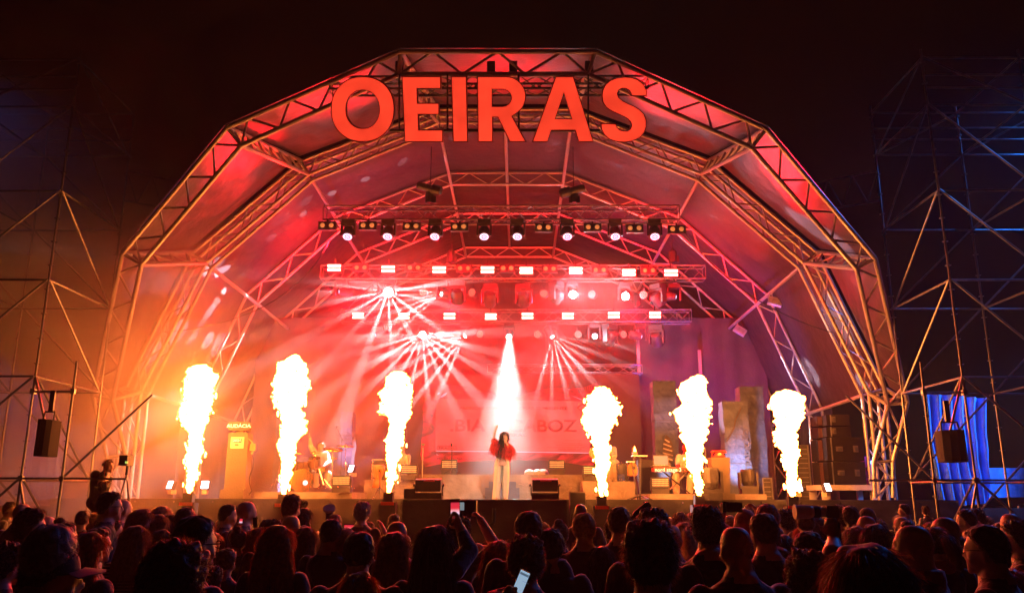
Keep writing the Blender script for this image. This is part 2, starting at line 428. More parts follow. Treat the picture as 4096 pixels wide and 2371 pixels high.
a = at(1325, 345, 15.0); b = at(2588, 345, 15.0); zz = (a.z+b.z)/2
c = boxtruss(MB(), (a.x, 15.0, zz), (b.x, 15.0, zz), .3, .26, .025, .012, .3)
sg.part('support_truss', c, black, world=True)
c = MB(); q0 = onplane(1560, 523, SY+.2, SZ, STN); q1 = onplane(2400, 523, SY+.2, SZ, STN); c.tube(q0, q1, .03)
for px in (1597, 1790, 2075, 2353): c.tube(onplane(px, 300, SY+.75, SZ, STN), onplane(px, 520, SY+.2, SZ, STN), .018)
sg.part('hanging_bar', c, black, world=True)
for px in (1600, 1965, 2053, 2355): q = at(px, 305, 15.0); sg.part('hoist', MB().box((q.x, 15.0, q.z+.1), (.16, .3, .3)), black, world=True)
# ------------------------------------------------------------------ flames and their projectors
def flame_mat():
    m = bpy.data.materials.new('flame'); m.use_nodes = True; n = m.node_tree
    for x in list(n.nodes):
        if x.type == 'BSDF_PRINCIPLED': n.nodes.remove(x)
    em = n.nodes.new('ShaderNodeEmission'); n.links.new(em.outputs[0], n.nodes['Material Output'].inputs[0])
    tc = n.nodes.new('ShaderNodeTexCoord'); nz = n.nodes.new('ShaderNodeTexNoise')
    nz.inputs['Scale'].default_value = 7; nz.inputs['Detail'].default_value = 8; nz.inputs['Roughness'].default_value = .7
    n.links.new(tc.outputs['Object'], nz.inputs['Vector'])
    mr = n.nodes.new('ShaderNodeMapRange'); mr.inputs[1].default_value = .33; mr.inputs[2].default_value = .47
    mr.inputs[3].default_value = 2.6; mr.inputs[4].default_value = FLAME_E
    n.links.new(nz.outputs['Fac'], mr.inputs[0]); lw = n.nodes.new('ShaderNodeLayerWeight'); lw.inputs['Blend'].default_value = .5
    m2 = n.nodes.new('ShaderNodeMapRange'); m2.interpolation_type = 'SMOOTHSTEP'; m2.inputs[1].default_value = .85; m2.inputs[2].default_value = .4; m2.inputs[3].default_value = .025; m2.inputs[4].default_value = 1
    n.links.new(lw.outputs['Facing'], m2.inputs[0]); mu = n.nodes.new('ShaderNodeMath'); mu.operation = 'MULTIPLY'
    n.links.new(mr.outputs[0], mu.inputs[0]); n.links.new(m2.outputs[0], mu.inputs[1]); n.links.new(mu.outputs[0], em.inputs['Strength'])
    em.inputs['Color'].default_value = (1, .25, .04, 1); return m
fmat = flame_mat()
FL = [
 (0, [(130,1750,1850),(180,1720,1910),(240,1675,1945),(310,1640,1935),(370,1630,1925),(410,1640,1918),(470,1620,1905),(530,1610,1885),(570,1590,1895),(640,1615,1865),(690,1680,1830),(760,1700,1815),(850,1690,1820),(900,1690,1815),(970,1685,1790),(1050,1690,1770),(1130,1680,1755),(1200,1685,1740),(1240,1685,1715),(1290,1693,1705)], 'tall bright flame jet at the far end beside the fuel pump prop'),
 (1000, [(40,380,440),(90,290,480),(140,240,500),(170,230,525),(230,195,530),(330,205,540),(400,210,520),(440,190,510),(480,215,490),(530,260,450),(600,280,460),(660,275,500),(700,265,510),(760,290,470),(820,265,430),(900,260,410),(970,275,400),(1050,285,375),(1130,280,355),(1200,285,340),(1265,290,315),(1300,297,309)], 'tallest flame jet in front of the drum kit'),
 (1000, [(190,1300,1350),(230,1235,1420),(300,1220,1450),(370,1165,1480),(440,1175,1470),(520,1165,1450),(570,1180,1415),(610,1245,1410),(660,1265,1390),(720,1245,1385),(800,1220,1370),(870,1225,1350),(950,1235,1370),(1000,1230,1320),(1080,1235,1305),(1160,1235,1300),(1220,1230,1275),(1285,1240,1252)], 'flame jet in front of the percussionist and the goblet drum'),
 (2000, [(325,890,930),(360,830,990),(420,770,1040),(480,760,1085),(560,740,1085),(640,730,1060),(710,735,1000),(750,790,990),(800,830,960),(870,845,970),(950,850,985),(1020,850,980),(1080,850,970),(1150,870,960),(1220,880,945),(1280,890,930),(1320,903,915)], 'flame jet in front of the guitarist beside the screen'),
 (2000, [(220,1750,1800),(260,1700,1840),(320,1630,1860),(400,1595,1870),(460,1600,1890),(560,1570,1895),(640,1580,1880),(700,1605,1865),(740,1640,1870),(800,1620,1860),(830,1680,1830),(900,1700,1840),(980,1690,1835),(1040,1690,1820),(1120,1740,1800),(1200,1755,1820),(1260,1765,1800),(1310,1779,1791)], 'tall pointed flame jet in front of the keyboard player'),
 (3000, [(350,290,330),(380,240,430),(440,205,490),(500,195,500),(580,210,495),(640,230,460),(700,250,430),(740,220,415),(790,245,405),(850,260,390),(900,300,430),(950,300,440),(1020,325,425),(1080,330,420),(1150,340,410),(1210,345,400),(1260,350,400),(1320,370,384)], 'flame jet with a round head beside the loudspeaker stack'),
]
FY = 19.35; SC = .4455; FBASE = []
for fi, (x0, prof, lab) in enumerate(FL):
    rows = []
    for (a, al, ar), (b, bl, br) in zip(prof, prof[1:]):
        n = max(2, int((b-a)/9))
        for i in range(n):
            t = i/n; rows.append((a+(b-a)*t, al+(bl-al)*t, ar+(br-ar)*t))
    rows.append(prof[-1])
    base = at(x0+(prof[-1][1]+prof[-1][2])/2*SC, 1400+prof[-1][0]*SC, FY); FBASE.append(base)
    N = 64; vs = []; fs = []
    for j, (y, l, r) in enumerate(rows):
        c0 = at(x0+(l+r)/2*SC, 1400+y*SC, FY); hw = (r-l)/2*SC/F*FY*.76
        if j == 0: hw *= .35
        for i in range(N):
            t = 2*math.pi*i/N; dv = Vector((math.cos(t), math.sin(t)*.85, 0)); p = c0+dv*hw
            q = p*1.0+Vector((fi*7.3, 0, 0))
            d_ = .10*noise.noise(q*3)+.12*abs(noise.noise(q*7.5))+.08*abs(noise.noise(q*16))+.05*noise.noise(q*34)
            up_ = Vector((0, 0, .10*noise.noise(q*5+Vector((9, 3, 1)))+.05*noise.noise(q*15)))
            k = min(1, hw/.22)
            vs.append(p+dv*d_*(.25+.75*k)*1.1+up_*k-base)
    R = len(rows)
    for j in range(R-1):
        for i in range(N): fs.append((j*N+i, (j+1)*N+i, (j+1)*N+(i+1) % N, j*N+(i+1) % N))
    fs += [tuple(range(N)), tuple(range((R-1)*N, R*N))[::-1]]
    mb = MB().add(vs, fs)
    # loose licks that have torn off the column
    rr = random.Random(fi)
    for _ in range(70):
        j = rr.randrange(8, R-4); i = rr.randrange(N); v = Vector(vs[j*N+i]); cc = sum((Vector(vs[j*N+q]) for q in range(0, N, 8)), Vector())/7
        d_ = (v-cc).normalized(); p = v+d_*rr.uniform(0, .1); s_ = rr.uniform(.01, .032)
        mb.ell(p, (s_, s_, s_*rr.uniform(1.2, 2.6)), 6, 5, fn=lambda q: q*(1+.6*noise.noise(q*40+p)))
    single('flame', mb, fmat, lab, 'flame', 'flame jets along the stage front', smooth=True, loc=base)
# projector: red striped case on a post in front of the skirt, nozzle box on top
fcols = ['in front of the fuel pump prop', 'in front of the drum riser', 'in front of the percussion block', 'between the centre box and the keyboard riser', 'in front of the keyboard riser', 'near the loudspeaker bench']
t = T('flame_projector', 'x', 'flame projector', (0, 0, 0))
mb = MB().box((0, 0, -.1), (.21, .2, .2)); t.part('nozzle_box', mb, blackp)
mb = MB().box((0, 0, -.46), (.36, .3, .5)); t.part('case', mb, blackp)
mb = MB().box((0, -.155, -.24), (.3, .012, .075)); t.part('stripe', mb, mat('stripe_red', (.7, .04, .02), .5))
mb = MB().tube((0, 0, -.7), (0, 0, -1.9), .03); mb.box((0, 0, -1.88), (.5, .5, .03)); t.part('post', mb, black)
for i, b in enumerate(FBASE):
    lb = 'black flame projector with a red stripe '+fcols[i]
    loc = (b.x, FY, b.z+.02)
    if i == 0: t.o.location = loc; t.o['label'] = lb; t.o['group'] = 'flame projectors'
    else: dup(t, loc, 0, lb, 'flame projectors')
# ------------------------------------------------------------------ stage light of the place and added lamps
def L(px, py, Y): return at(px, py, Y)
# red roof washes
for i, (x, z, aim, W_, sz) in enumerate([
    (-4.5, 7.6, at(1010, 640, 17.5), 4950, 34), (-4.6, 7.6, at(1100, 730, 18.5), 3300, 30), (4.5, 7.6, at(3150, 690, 17.0), 6050, 36),
    (4.7, 7.6, at(3200, 840, 18.0), 4400, 30), (0, 8.4, at(2000, 255, 17.0), 3300, 60), (-2.6, 8.2, at(1350, 470, 16.5), 3300, 36), (2.6, 8.2, at(2680, 480, 16.5), 3850, 40)]):
    lamp('roof_wash', 'SPOT', (x, 20.2, z), RED, W_, aim, sz, .9, .08)
lamp('roof_wash', 'SPOT', (4.5, 25.5, 5), RED, 3000, at(2960, 900, 23), 28, .8, .05)
lamp('roof_wash', 'SPOT', (-4.5, 25.5, 5), RED, 2400, at(1170, 860, 23), 32, .8, .05)
lamp('roof_wash', 'SPOT', (5.2, 20, 4), RED, 2500, at(3330, 1130, 20), 24, .8, .05)
# red flood of the inner stage
for x in (-5, -1.8, 1.6, 4.2):
    lamp('red_flood', 'SPOT', (x, 27.2, 8.3), RED, 4500 if x < 3 else 2600, (x*1.1, 21, 1.9), 120, .6, .2)
    lamp('red_flood', 'SPOT', (x, 22.4, 9.0), RED, 4500, (x*1.3, 29.5, 8.5), 110, .6, .2)
for x in (-3.2, 3.0):  # two uplights added without a fixture, to redden the inner roof
    lamp('red_flood', 'SPOT', (x, 23.8, 5.2), RED, 2600, (x*1.8, 23.5, 11.5), 115, .8, .2)
# white key beam on the singer
lamp('key_beam', 'AREA', at(2036, 1352, 27.3), (.75, .93, 1), 300, at(2016, 1975, 22.7), 24, rad=.16)
# pink and blue floor washes
lamp('floor_wash', 'SPOT', at(1195, 1955, 24.5), (.6, .25, 1), 1500, at(1240, 1500, 24.5), 50, .7, .1)
lamp('floor_wash', 'SPOT', at(2790, 1975, 24.0), (.1, .1, 1), 2200, at(2850, 1650, 25.5), 80, .7, .1)
lamp('floor_wash', 'SPOT', at(2960, 1950, 21.4), (.6, .7, 1), 450, at(2990, 1780, 23.2), 60, .8, .1)
lamp('floor_wash', 'SPOT', at(1370, 1940, 23.3), (.75, .6, 1), 500, at(1380, 1750, 24.6), 50, .8, .1)
lamp('floor_wash', 'SPOT', at(2660, 1945, 22.6), (.6, .65, 1), 350, at(2665, 1750, 24.0), 40, .8, .1)
# blue work light on the side scaffolds
lamp('blue_work_light', 'SPOT', (14.5, 18.8, 12.3), (.02, .2, 1), 2600, (10.8, 16.8, 6.5), 85, .6, .3)
lamp('blue_work_light', 'SPOT', (15.8, 19.5, 7), (.03, .25, 1), 8000, (12.0, 22, 3), 44, .6, .3)
lamp('blue_work_light', 'SPOT', (-14.5, 18.8, 12.3), (.1, .22, 1), 180, (-10.5, 16.8, 8), 60, .6, .3)
lamp('blue_work_light', 'SPOT', (-15.5, 19.5, 7), (.1, .25, 1), 7000, (-11.8, 22, 3), 32, .6, .3)
lamp('front_spot', 'SPOT', (4, -14, 11), (1, .82, .6), 45000, (at(2000, 1860, 19.9).x, 19.9, 3.0), 4.2, .5, .1)

def rays(px, py, Y, dirs, W_, size=5, col=(.85, .9, 1)):
    """narrow lamps for the rays of split beams and the glare spikes of stars"""
    p = at(px, py, Y); r = random.Random(int(px))
    for d in dirs:
        d = Vector(d).normalized(); lamp('beam_ray', 'SPOT', p+d*.12+Vector((0, -.08, 0)), col, (52 if d.z < .05 else 1.5)*W_*r.uniform(.5, 1.3), p+d*4+Vector((0, -.08, 0)), size*r.uniform(.6, 1.0), .5, .008)
def radial(n, fwd, a0=0, a1=360): return [(math.cos(math.radians(a0+(a1-a0)*i/n)), -fwd, math.sin(math.radians(a0+(a1-a0)*i/n))) for i in range(n)]
rays(1553, 1168, 25.2, radial(18, .55), 750, 8, (1, .8, .9))
rays(1766, 1175, 25.2, radial(9, .5, 150, 240), 500, 7)
rays(1357, 1166, 25.2, radial(5, .5, 188, 212), 160, 7)
rays(1690, 1338, 27.2, radial(13, .5, 172, 372), 420, 8)
rays(1860, 1343, 27.2, radial(8, .3, 160, 262), 620, 8)
rays(1503, 1339, 27.2, radial(5, .5, 190, 215), 160, 7)
rays(2209, 1346, 27.2, radial(8, .3, 255, 362), 560, 8)
for x_, y_, Y_ in ((2292, 1177, 25.2), (2502, 1184, 25.2), (2380, 1344, 27.2)): rays(x_, y_, Y_, radial(12, .5, 11), 330, 4, (.55, .8, 1))  # cold stars: spots added to imitate spikes of lens glare
# ------------------------------------------------------------------ lighting trusses and fixtures
def rig(name, pa, pb, pc, Y, label, r=.028):
    """a box truss whose top edge runs through the two given points and whose bottom passes pc"""
    a = at(pa[0], pa[1], Y); b = at(pb[0], pb[1], Y); h = a.z-at(pa[0], pc, Y).z; z = (a.z+b.z)/2-h/2
    t = T(name, label, 'truss', ((a.x+b.x)/2, Y, z))
    c = boxtruss(MB(), (a.x, Y, z), (b.x, Y, z), .4, h, r, .013, .42); t.part('truss_frame', c, mat('dark_truss', (.2, .17, .17), .4, .6), world=True)
    return t, z-h/2, z+h/2
r1, z1, z1t = rig('lighting_truss', (1302, 828), (2712, 838), 882, 22.6, 'front lighting truss, the highest and nearest of the three over the stage')
r2, z2, z2t = rig('lighting_truss', (1290, 1066), (2815, 1070), 1118, 25.6, 'middle lighting truss hung over the stage')
r3, z3, z3t = rig('lighting_truss', (1370, 1243), (2760, 1243), 1290, 27.6, 'rear lighting truss just above the screen')
r4, z4, z4t = rig('screen_header_truss', (1950, 1462), (2565, 1462), 1494, 28.1, 'thin dark header truss directly above the video screen')
def hoists(rg, xs, Y, z0, z1):
    for x in xs:
        c = MB().tube((x, Y, z0+.55), (x, Y, z1), .012, 5); o = rg.part('chain', c, black, world=True)
        c = MB().lathe((x, Y, z0+.1), [(.05, 0), (.14, .05), (.14, .4), (.05, .5)], 10); c.box((x+.1, Y, z0+.25), (.16, .16, .2)); rg.part('chain_hoist', c, black, world=True)
hoists(r1, [at(1720, 800, 22.6).x, at(2295, 800, 22.6).x], 22.6, z1t, 12.0)
hoists(r2, [at(1805, 1000, 25.6).x, at(2690, 1000, 25.6).x], 25.6, z2t, 10.5)
hoists(r3, [at(1560, 1200, 27.6).x, at(2550, 1200, 27.6).x], 27.6, z3t, 8)
# moving head
def moving_head(loc, pitch=0, lens=led_lens, cells=True, k=1.0, label='x', group=None, roll=0):
    t = T('moving_head', label, 'moving head light', loc, 0, group)
    c = MB().box((0, 0, -.07), (.36*k, .26*k, .13*k)); t.part('base', c, blackp)
    c = MB()
    for s in (-1, 1): c.box((s*.19*k, 0, -.3*k), (.045*k, .16*k, .36*k))
    c.box((0, 0, -.15*k), (.42*k, .18*k, .06*k)); yo = t.part('yoke', c, blackp)
    R = Euler((pitch, roll, 0)).to_matrix(); ctr = Vector((0, 0, -.38*k))
    c = MB().lathe(ctr, [(.05*k, .2*k), (.12*k, .19*k), (.155*k, .1*k), (.165*k, -.12*k), (.15*k, -.16*k)], 18, R); hd = t.part('head', c, blackp, smooth=False)
    c = MB().lathe(ctr+R @ Vector((0, 0, -.165*k)), [(.13*k, 0), (.135*k, .004), (.13*k, .008)], 18, R); t.part('lens', c, glassb if cells else lens, parent=hd)
    if cells:
        c = MB()
        for rr, n in ((0, 1), (.042, 6), (.085, 12), (.115, 18)):
            for q in range(n):
                a = 2*math.pi*q/n; c.lathe(ctr+R @ Vector((rr*k*math.cos(a), rr*k*math.sin(a), -.172*k)), [(.015*k, 0), (.012*k, .004)], 7, R)
        t.part('led_cells', c, lens, parent=hd)
    return t
ORD = ['first', 'second', 'third', 'fourth', 'fifth', 'sixth', 'seventh', 'eighth', 'ninth', 'tenth']
xs1 = [(1395, 950), (1555, 953), (1743, 955), (1937, 955), (2071, 958), (2268, 959), (2459, 960), (2617, 958)]
proto = None
for i, (px, py) in enumerate(xs1):
    p = at(px, 895, 22.4); lb = 'black moving head with a glowing lens, %s from the left under the front truss' % ORD[i]
    if proto is None: proto = moving_head((p.x, 22.4, z1-.02), -.55, label=lb, group='moving heads under the front truss', k=1.0)
    else: dup(proto, (p.x, 22.4, z1-.02), random.uniform(-.15, .15), lb)
# twin blinders
def blinder(loc, label, group):
    t = T('twin_blinder', label, 'blinder light', loc, 0, group)
    c = MB().box((0, 0, -.12), (.5, .14, .24)); c.box((0, 0, .02), (.04, .04, .1)); t.part('housing', c, blackp)
    for s in (-1, 1):
        c = MB().lathe((s*.125, -.075, -.12), [(.1, .0), (.1, .03), (.085, .03), (.08, .012)], 14, rotx(math.pi/2)); h_ = t.part('lamp_rim', c, blackp)
        c = MB().lathe((s*.125, -.08, -.12), [(.082, .0), (.05, .02), (.01, .026)], 14, rotx(math.pi/2)); t.part('reflector', c, warm_l, parent=h_, smooth=True)
    return t
bl = None
rows = [([(1310, 905), (1472, 905), (1648, 908), (1838, 910), (2175, 913), (2370, 912), (2537, 916), (2706, 920)], 22.35, 'front truss'),
        ([(1444, 1072), (1657, 1073), (1857, 1075), (2029, 1075), (2198, 1077), (2398, 1082), (2594, 1084)], 25.35, 'middle truss')]
for pts, Y, nm in rows:
    for i, (px, py) in enumerate(pts):
        p = at(px, py, Y); p.z += .12; lb = 'twin lens blinder light, %s from the left under the %s' % (ORD[i], nm)
        if bl is None: bl = blinder(p, lb, 'twin blinders on the '+nm)
        else: dup(bl, p, 0, lb, 'twin blinders on the '+nm)
# strobe bars
def strobe(loc, label, group, w_=.52):
    t = T('strobe_light', label, 'strobe light', loc, 0, group)
    c = MB().box((0, .05, 0), (w_*1.12, .1, .3)); c.box((0, .06, .22), (.05, .05, .2)); t.part('housing', c, blackp)
    for s in (-1, 1):
        c = MB().box((0, -.01, s*.062), (w_, .03, .075)); t.part('light_bar', c, strobe_m)
    return t
sb = None
for pts, Y, nm, w_ in (([(1337, 1071), (1553, 1076), (1757, 1079), (1950, 1079), (2105, 1082), (2303, 1082), (2515, 1090), (2684, 1091)], 25.2, 'middle truss', .41),
                   ([(1433, 1262), (1615, 1264), (1798, 1264), (1963, 1266), (2110, 1263), (2272, 1263), (2455, 1260), (2620, 1259)], 27.3, 'rear truss', .375)):
    sb = None
    for i, (px, py) in enumerate(pts):
        p = at(px, py, Y); lb = 'double bar strobe glowing hot red, %s from the left on the %s' % (ORD[i], nm)
        if sb is None: sb = strobe(p, lb, 'strobes on the '+nm, w_)
        else: dup(sb, p, 0, lb)
# round led cans
def can(loc, label, group):
    t = T('led_par_can', label, 'par light', loc, 0, group)
    c = MB().lathe((0, 0, 0), [(.09, -.2), (.13, -.16), (.14, 0), (.13, .005)], 14, rotx(math.pi/2)); c.v = [(x, y+.0, z) for x, y, z in c.v]
    c.box((0, .1, .16), (.04, .04, .2)); t.part('can_body', c, blackp)
    c = MB()
    for rr, n in ((0, 1), (.05, 6), (.1, 12)):
        for q in range(n):
            a = 2*math.pi*q/n; c.lathe((rr*math.cos(a), -.008, rr*math.sin(a)), [(.02, 0), (.018, .006)], 8, rotx(math.pi/2))
    t.part('led_cells', c, led_red); return t
cp = None
for pts, Y, nm in (([(1488, 1164), (1693, 1168), (1888, 1170), (2176, 1174), (2368, 1177), (2574, 1179)], 25.4, 'middle truss'),
                   ([(1578, 1332), (1758, 1334), (1920, 1336), (2150, 1337), (2312, 1337), (2494, 1337)], 27.4, 'rear truss')):
    for i, (px, py) in enumerate(pts):
        p = at(px, py, Y); lb = 'small round red led can, %s from the left below the %s' % (ORD[i], nm)
        if cp is None: cp = can(p, lb, 'led cans below the '+nm)
        else: dup(cp, p, random.uniform(-.5, .5), lb, 'led cans below the '+nm)
# beam heads: lens position, beam aim in metres from it, spread, power, gobo
def beam_head(px, py, Y, aim, size, W_, go, label, grp, lens_e=star_m, lr=.06, col=(.8, .93, 1)):
    p = at(px, py, Y); d = Vector(aim).normalized()
    t = T('beam_head', label, 'moving head light', (p.x, p.y, p.z), 0, grp)
    c = MB().box((0, .3, .42), (.34, .26, .14)); t.part('base', c, blackp)
    c = MB()
    for s in (-1, 1): c.box((s*.19, .28, .16), (.04, .14, .44))
    c.box((0, .3, .36), (.42, .14, .05)); t.part('yoke', c, blackp)
    q = (-d).to_track_quat('Z', 'Y').to_matrix()
    c = MB().lathe((0, .02, 0), [(.09, 0), (.11, .02), (.15, .2), (.15, .38), (.08, .45)], 16, q); hd = t.part('head', c, blackp)
    c = MB().lathe(Vector((0, .02, 0))+d*.012, [(lr, 0), (lr*.8, .006)], 14, q); t.part('lens', c, lens_e, parent=hd)
    if W_ and lens_e is star_m: lamp('lens_glow', 'POINT', p+Vector((0, -.12, 0))+d*.12, col, W_*(.085 if col[0] < .7 else .004), rad=.03)  # point lamp added before the lens to make its halo
    if W_ and lens_e is dim: lamp('beam', 'SPOT', p+Vector((0, .02, 0))+d*.05, col, W_*.1, p+d*5, size, .35, .01, go)
dim = mat('lens_faint', (.5, .6, 1), .2, emit=(.6, .75, 1), es=2)
HB = 'beam moving heads over the stage'
beam_head(1553, 1168, 25.4, (-.1, -1, -.5), 62, 3500, (7, 1.3), 'beam head bursting pink white rays on the drum side of the middle truss', HB, lr=.15)
beam_head(1766, 1175, 25.4, (-1, -.5, -.12), 62, 2600, (8, 4.1), 'beam head throwing a fan of pale rays sideways toward the drum side', HB)
beam_head(1357, 1166, 25.4, (-1, -.4, -.08), 26, 1200, (10, 2.1), 'beam head at the drum side end of the middle truss', HB, dim)
beam_head(2292, 1177, 25.4, (.05, -1, -.5), 60, 1200, (9, 6.3), 'beam head with a cold blue white star over the fourth flame', HB, lr=.12, col=(.45, .75, 1))
beam_head(2502, 1184, 25.4, (-.15, -1, -.5), 60, 1200, (9, 7.3), 'beam head with a large cold blue white star at the keyboard side', HB, lr=.12, col=(.6, .85, 1))
beam_head(2704, 1187, 25.4, (1, -.3, -.2), 20, 500, (9, 8.3), 'beam head turned aside at the keyboard end of the middle truss', HB, dim)
beam_head(1690, 1338, 27.4, (0, -1, -.5), 64, 1800, (8, 9.3), 'beam head bursting pale rays at the drum side of the rear truss', HB, lr=.12)
beam_head(1860, 1343, 27.4, (-.75, -.35, -.65), 56, 2600, (8, 10.3), 'beam head throwing a pale fan down past the third flame', HB)
beam_head(1503, 1339, 27.4, (-1, -.3, -.12), 26, 1200, (9, 11.3), 'beam head at the drum side end of the rear truss with a low fan', HB, dim)
beam_head(2209, 1346, 27.4, (.45, -.4, -.9), 56, 3500, (8, 12.3), 'beam head throwing grey rays down over the fourth flame', HB)
beam_head(2380, 1344, 27.4, (.05, -1, -.25), 50, 700, (9, 13.3), 'beam head with a small cold star on the rear truss', HB, lr=.08, col=(.6, .85, 1))
beam_head(2566, 1346, 27.4, (1, -.3, -.25), 16, 300, (9, 14.3), 'beam head turned aside at the keyboard end of the rear truss', HB, dim)
beam_head(2036, 1346, 27.45, (-.1, -1, -.6), 10, 0, None, 'beam head in the middle of the rear truss lighting the singer with a white cone', HB, lr=.09)
# unlit moving heads between them
uh = None
for i, (px, py, Y, wh) in enumerate([(1830, 1130, 25.5, 'beside the sideways fan on the middle truss'), (1960, 1140, 25.5, 'over the singer on the middle truss'), (2095, 1140, 25.5, 'just past the centre of the middle truss'), (2225, 1130, 25.5, 'beside the first cold star on the middle truss'), (2630, 1140, 25.5, 'near the keyboard end of the middle truss'), (2440, 1300, 27.5, 'past the small cold star on the rear truss'), (2625, 1305, 27.5, 'at the keyboard end of the rear truss')]):
    p = at(px, py, Y); lb = 'unlit black moving head hanging '+wh
    if uh is None: uh = moving_head(p, .8, glassb, False, 1.25, lb, 'unlit moving heads'); 
    else: dup(uh, p, random.uniform(-1, 1), lb)
# followspots clamped on the hoists and two pale floodlights on the purlin
for i, (px, py, s, wh) in enumerate([(1722, 755, 1, 'at the drum side hoist'), (2285, 765, -1, 'at the keyboard side hoist')]):
    p = at(px, py, 22.5); t = T('profile_spot', 'long black profile spotlight clamped above the front truss '+wh, 'spotlight', p)
    R = Euler((0, s*(math.pi/2+.25), 0)).to_matrix()
    c = MB().lathe((0, 0, 0), [(.1, -.4), (.12, -.35), (.11, 0), (.15, .05), (.15, .3), (.08, .36)], 12, R); t.part('barrel', c, black)
    c = MB().box((0, 0, -.2), (.05, .1, .35)); t.part('clamp', c, black)
for i, (px, py, Y, r_) in enumerate([(3100, 1207, 24.6, .3), (2960, 1322, 28.2, .6)]):
    p = at(px, py, Y); t = T('floodlight', 'pale square floodlight clamped on the side purlin, '+('the nearer and higher one' if i == 0 else 'the farther and lower one'), 'floodlight', p)
    R = Euler((-.4, r_, -.2)).to_matrix()
    c = MB().box((0, 0, 0), (.42, .12, .26), R); t.part('housing', c, whitep)
    c = MB().box(R @ Vector((.03, -.065, -.01)), (.24, .01, .16), R); t.part('pane', c, mat('pane_grey', (.35, .33, .3), .3))
    c = MB().tube((-.05, .05, .1), (-.05, .1, .35), .02, 6); t.part('bracket', c, whitep)
# loose cables under the roof
for (a, b, c_, nm) in (((1320, 960, 22.6), (1160, 1290, 22), (640, 1330, 20.9), 'thin dark cable sagging from the front truss toward the drum side legs'),
                       ((2730, 920, 22.6), (2950, 1220, 22), (3330, 1330, 20.9), 'thin dark cable sagging from the front truss toward the keyboard side legs')):
    A, B_, C_ = at(*a), at(*b), at(*c_); pts = []
    for i in range(25):
        t_ = i/24; pts.append(A*(1-t_)**2+B_*2*t_*(1-t_)+C_*t_*t_)
    single('cable', MB().path(pts, .014, 5), black, nm, 'cable', 'cables sagging from the front truss')
# ------------------------------------------------------------------ video screen
SYY = 27.2
sr = T('video_screen', 'wide led screen showing a crumpled red plastic package', 'screen', at(2080, 1895, SYY))
a = at(1590, 1900, SYY); b = at(2556, 1495, SYY)
c = MB().box(((a.x+b.x)/2, SYY+.1, (a.z+b.z)/2), (b.x-a.x, .16, b.z-a.z)); sr.part('panel', c, mat('screen_black', (.02, .015, .015), .5, emit=(.3, .02, .03), es=.12), world=True)
def scr(c, r): # crop coordinates of the package photo (0..2520) to screen
    return at(1650+c[0]/3.15, 1500+c[1]/3.15, r)
def shape(name, pts, y, m, par=None):
    mb = MB().add([scr(p, y) for p in pts], [tuple(range(len(pts)))]); return sr.part(name, mb, m, world=True, parent=par)
def emat(name, c, s, noise_=0, bands=None):
    m = bpy.data.materials.new(name); m.use_nodes = True; n = m.node_tree; p = n.nodes['Principled BSDF']
    p.inputs['Base Color'].default_value = (.02, .01, .01, 1); p.inputs['Emission Strength'].default_value = s
    tc = n.nodes.new('ShaderNodeTexCoord'); mp = n.nodes.new('ShaderNodeMapping'); mp.inputs['Scale'].default_value = (1, 1, 2.2)
    nz = n.nodes.new('ShaderNodeTexNoise'); nz.inputs['Scale'].default_value = 1.3; nz.inputs['Detail'].default_value = 3; nz.inputs['Distortion'].default_value = 1.4
    n.links.new(tc.outputs['Object'], mp.inputs[0]); n.links.new(mp.outputs[0], nz.inputs['Vector'])
    rp = n.nodes.new('ShaderNodeValToRGB'); e = rp.color_ramp.elements
    e[0].position = .35; e[0].color = (*[x*(1-noise_) for x in c], 1); e[1].position = .62; e[1].color = (*c, 1)
    n.links.new(nz.outputs['Fac'], rp.inputs[0]); n.links.new(rp.outputs[0], p.inputs['Emission Color']); return m
wrap = [(80, 90), (230, 120), (430, 120), (620, 130), (800, 175), (950, 225), (1150, 280), (1350, 270), (1480, 215), (1620, 178), (1800, 160), (1980, 170), (2130, 160), (2320, 95), (2345, 130), (2300, 200), (2250, 300), (2260, 600), (2250, 900), (2285, 1130), (2200, 1145), (2000, 1110), (1700, 1075), (1450, 1070), (1200, 1060), (900, 1075), (640, 1090), (400, 1110), (160, 1155), (120, 1090), (100, 1000), (115, 800), (135, 600), (130, 400), (160, 330), (140, 250), (95, 180)]
w1 = shape('wrapper', wrap, SYY-.002, emat('wrapper_red', (.75, .012, .025), 1.3, .8))
shape('package_label', [(300, 295), (2190, 330), (2235, 700), (2235, 985), (290, 955), (290, 600)], SYY-.008, emat('package_red', (1, .045, .045), 1.9, .25), w1)
for pts in ([(345, 275), (400, 230), (440, 215), (420, 250), (370, 280)], [(308, 240), (330, 215), (348, 222), (325, 248)], [(300, 950), (1200, 958), (2230, 975), (2230, 983), (1200, 966), (300, 960)], [(1980, 245), (2120, 300), (2150, 318), (2110, 303)], [(300, 985), (320, 1005), (325, 1012), (305, 1000)]):
    shape('highlight', pts, SYY-.013, emat('pink_shine', (1, .4, .55), 1), w1)
barm = emat('label_ink', (.12, .004, .006), 1)
def stext(txt, cx_, cy_, h_, par, m=barm, off=.0, xs=1.25):
    p = scr((cx_, cy_), SYY-.016); s_ = h_/3.15/F*SYY*1.38
    mb = textmesh(txt, s_, .001, off, xs=xs); shift(mb, p); return sr.part('lettering', mb, m, world=True, parent=par)
stext('FABRICAR O PASSADO CRIAR O PRESENTE', 1270, 418, 36, w1, off=.004, xs=1.42)
stext('PORTUGAL', 1460, 365, 20, w1, xs=1.6)
stext('FRAGIL', 432, 917, 30, w1, off=.003, xs=1.5)
stext('PRODUTO NACIONAL', 560, 1052, 28, w1, xs=1.25)
stext('ESPIRAL', 1270, 755, 38, w1, off=.004, xs=1.8)
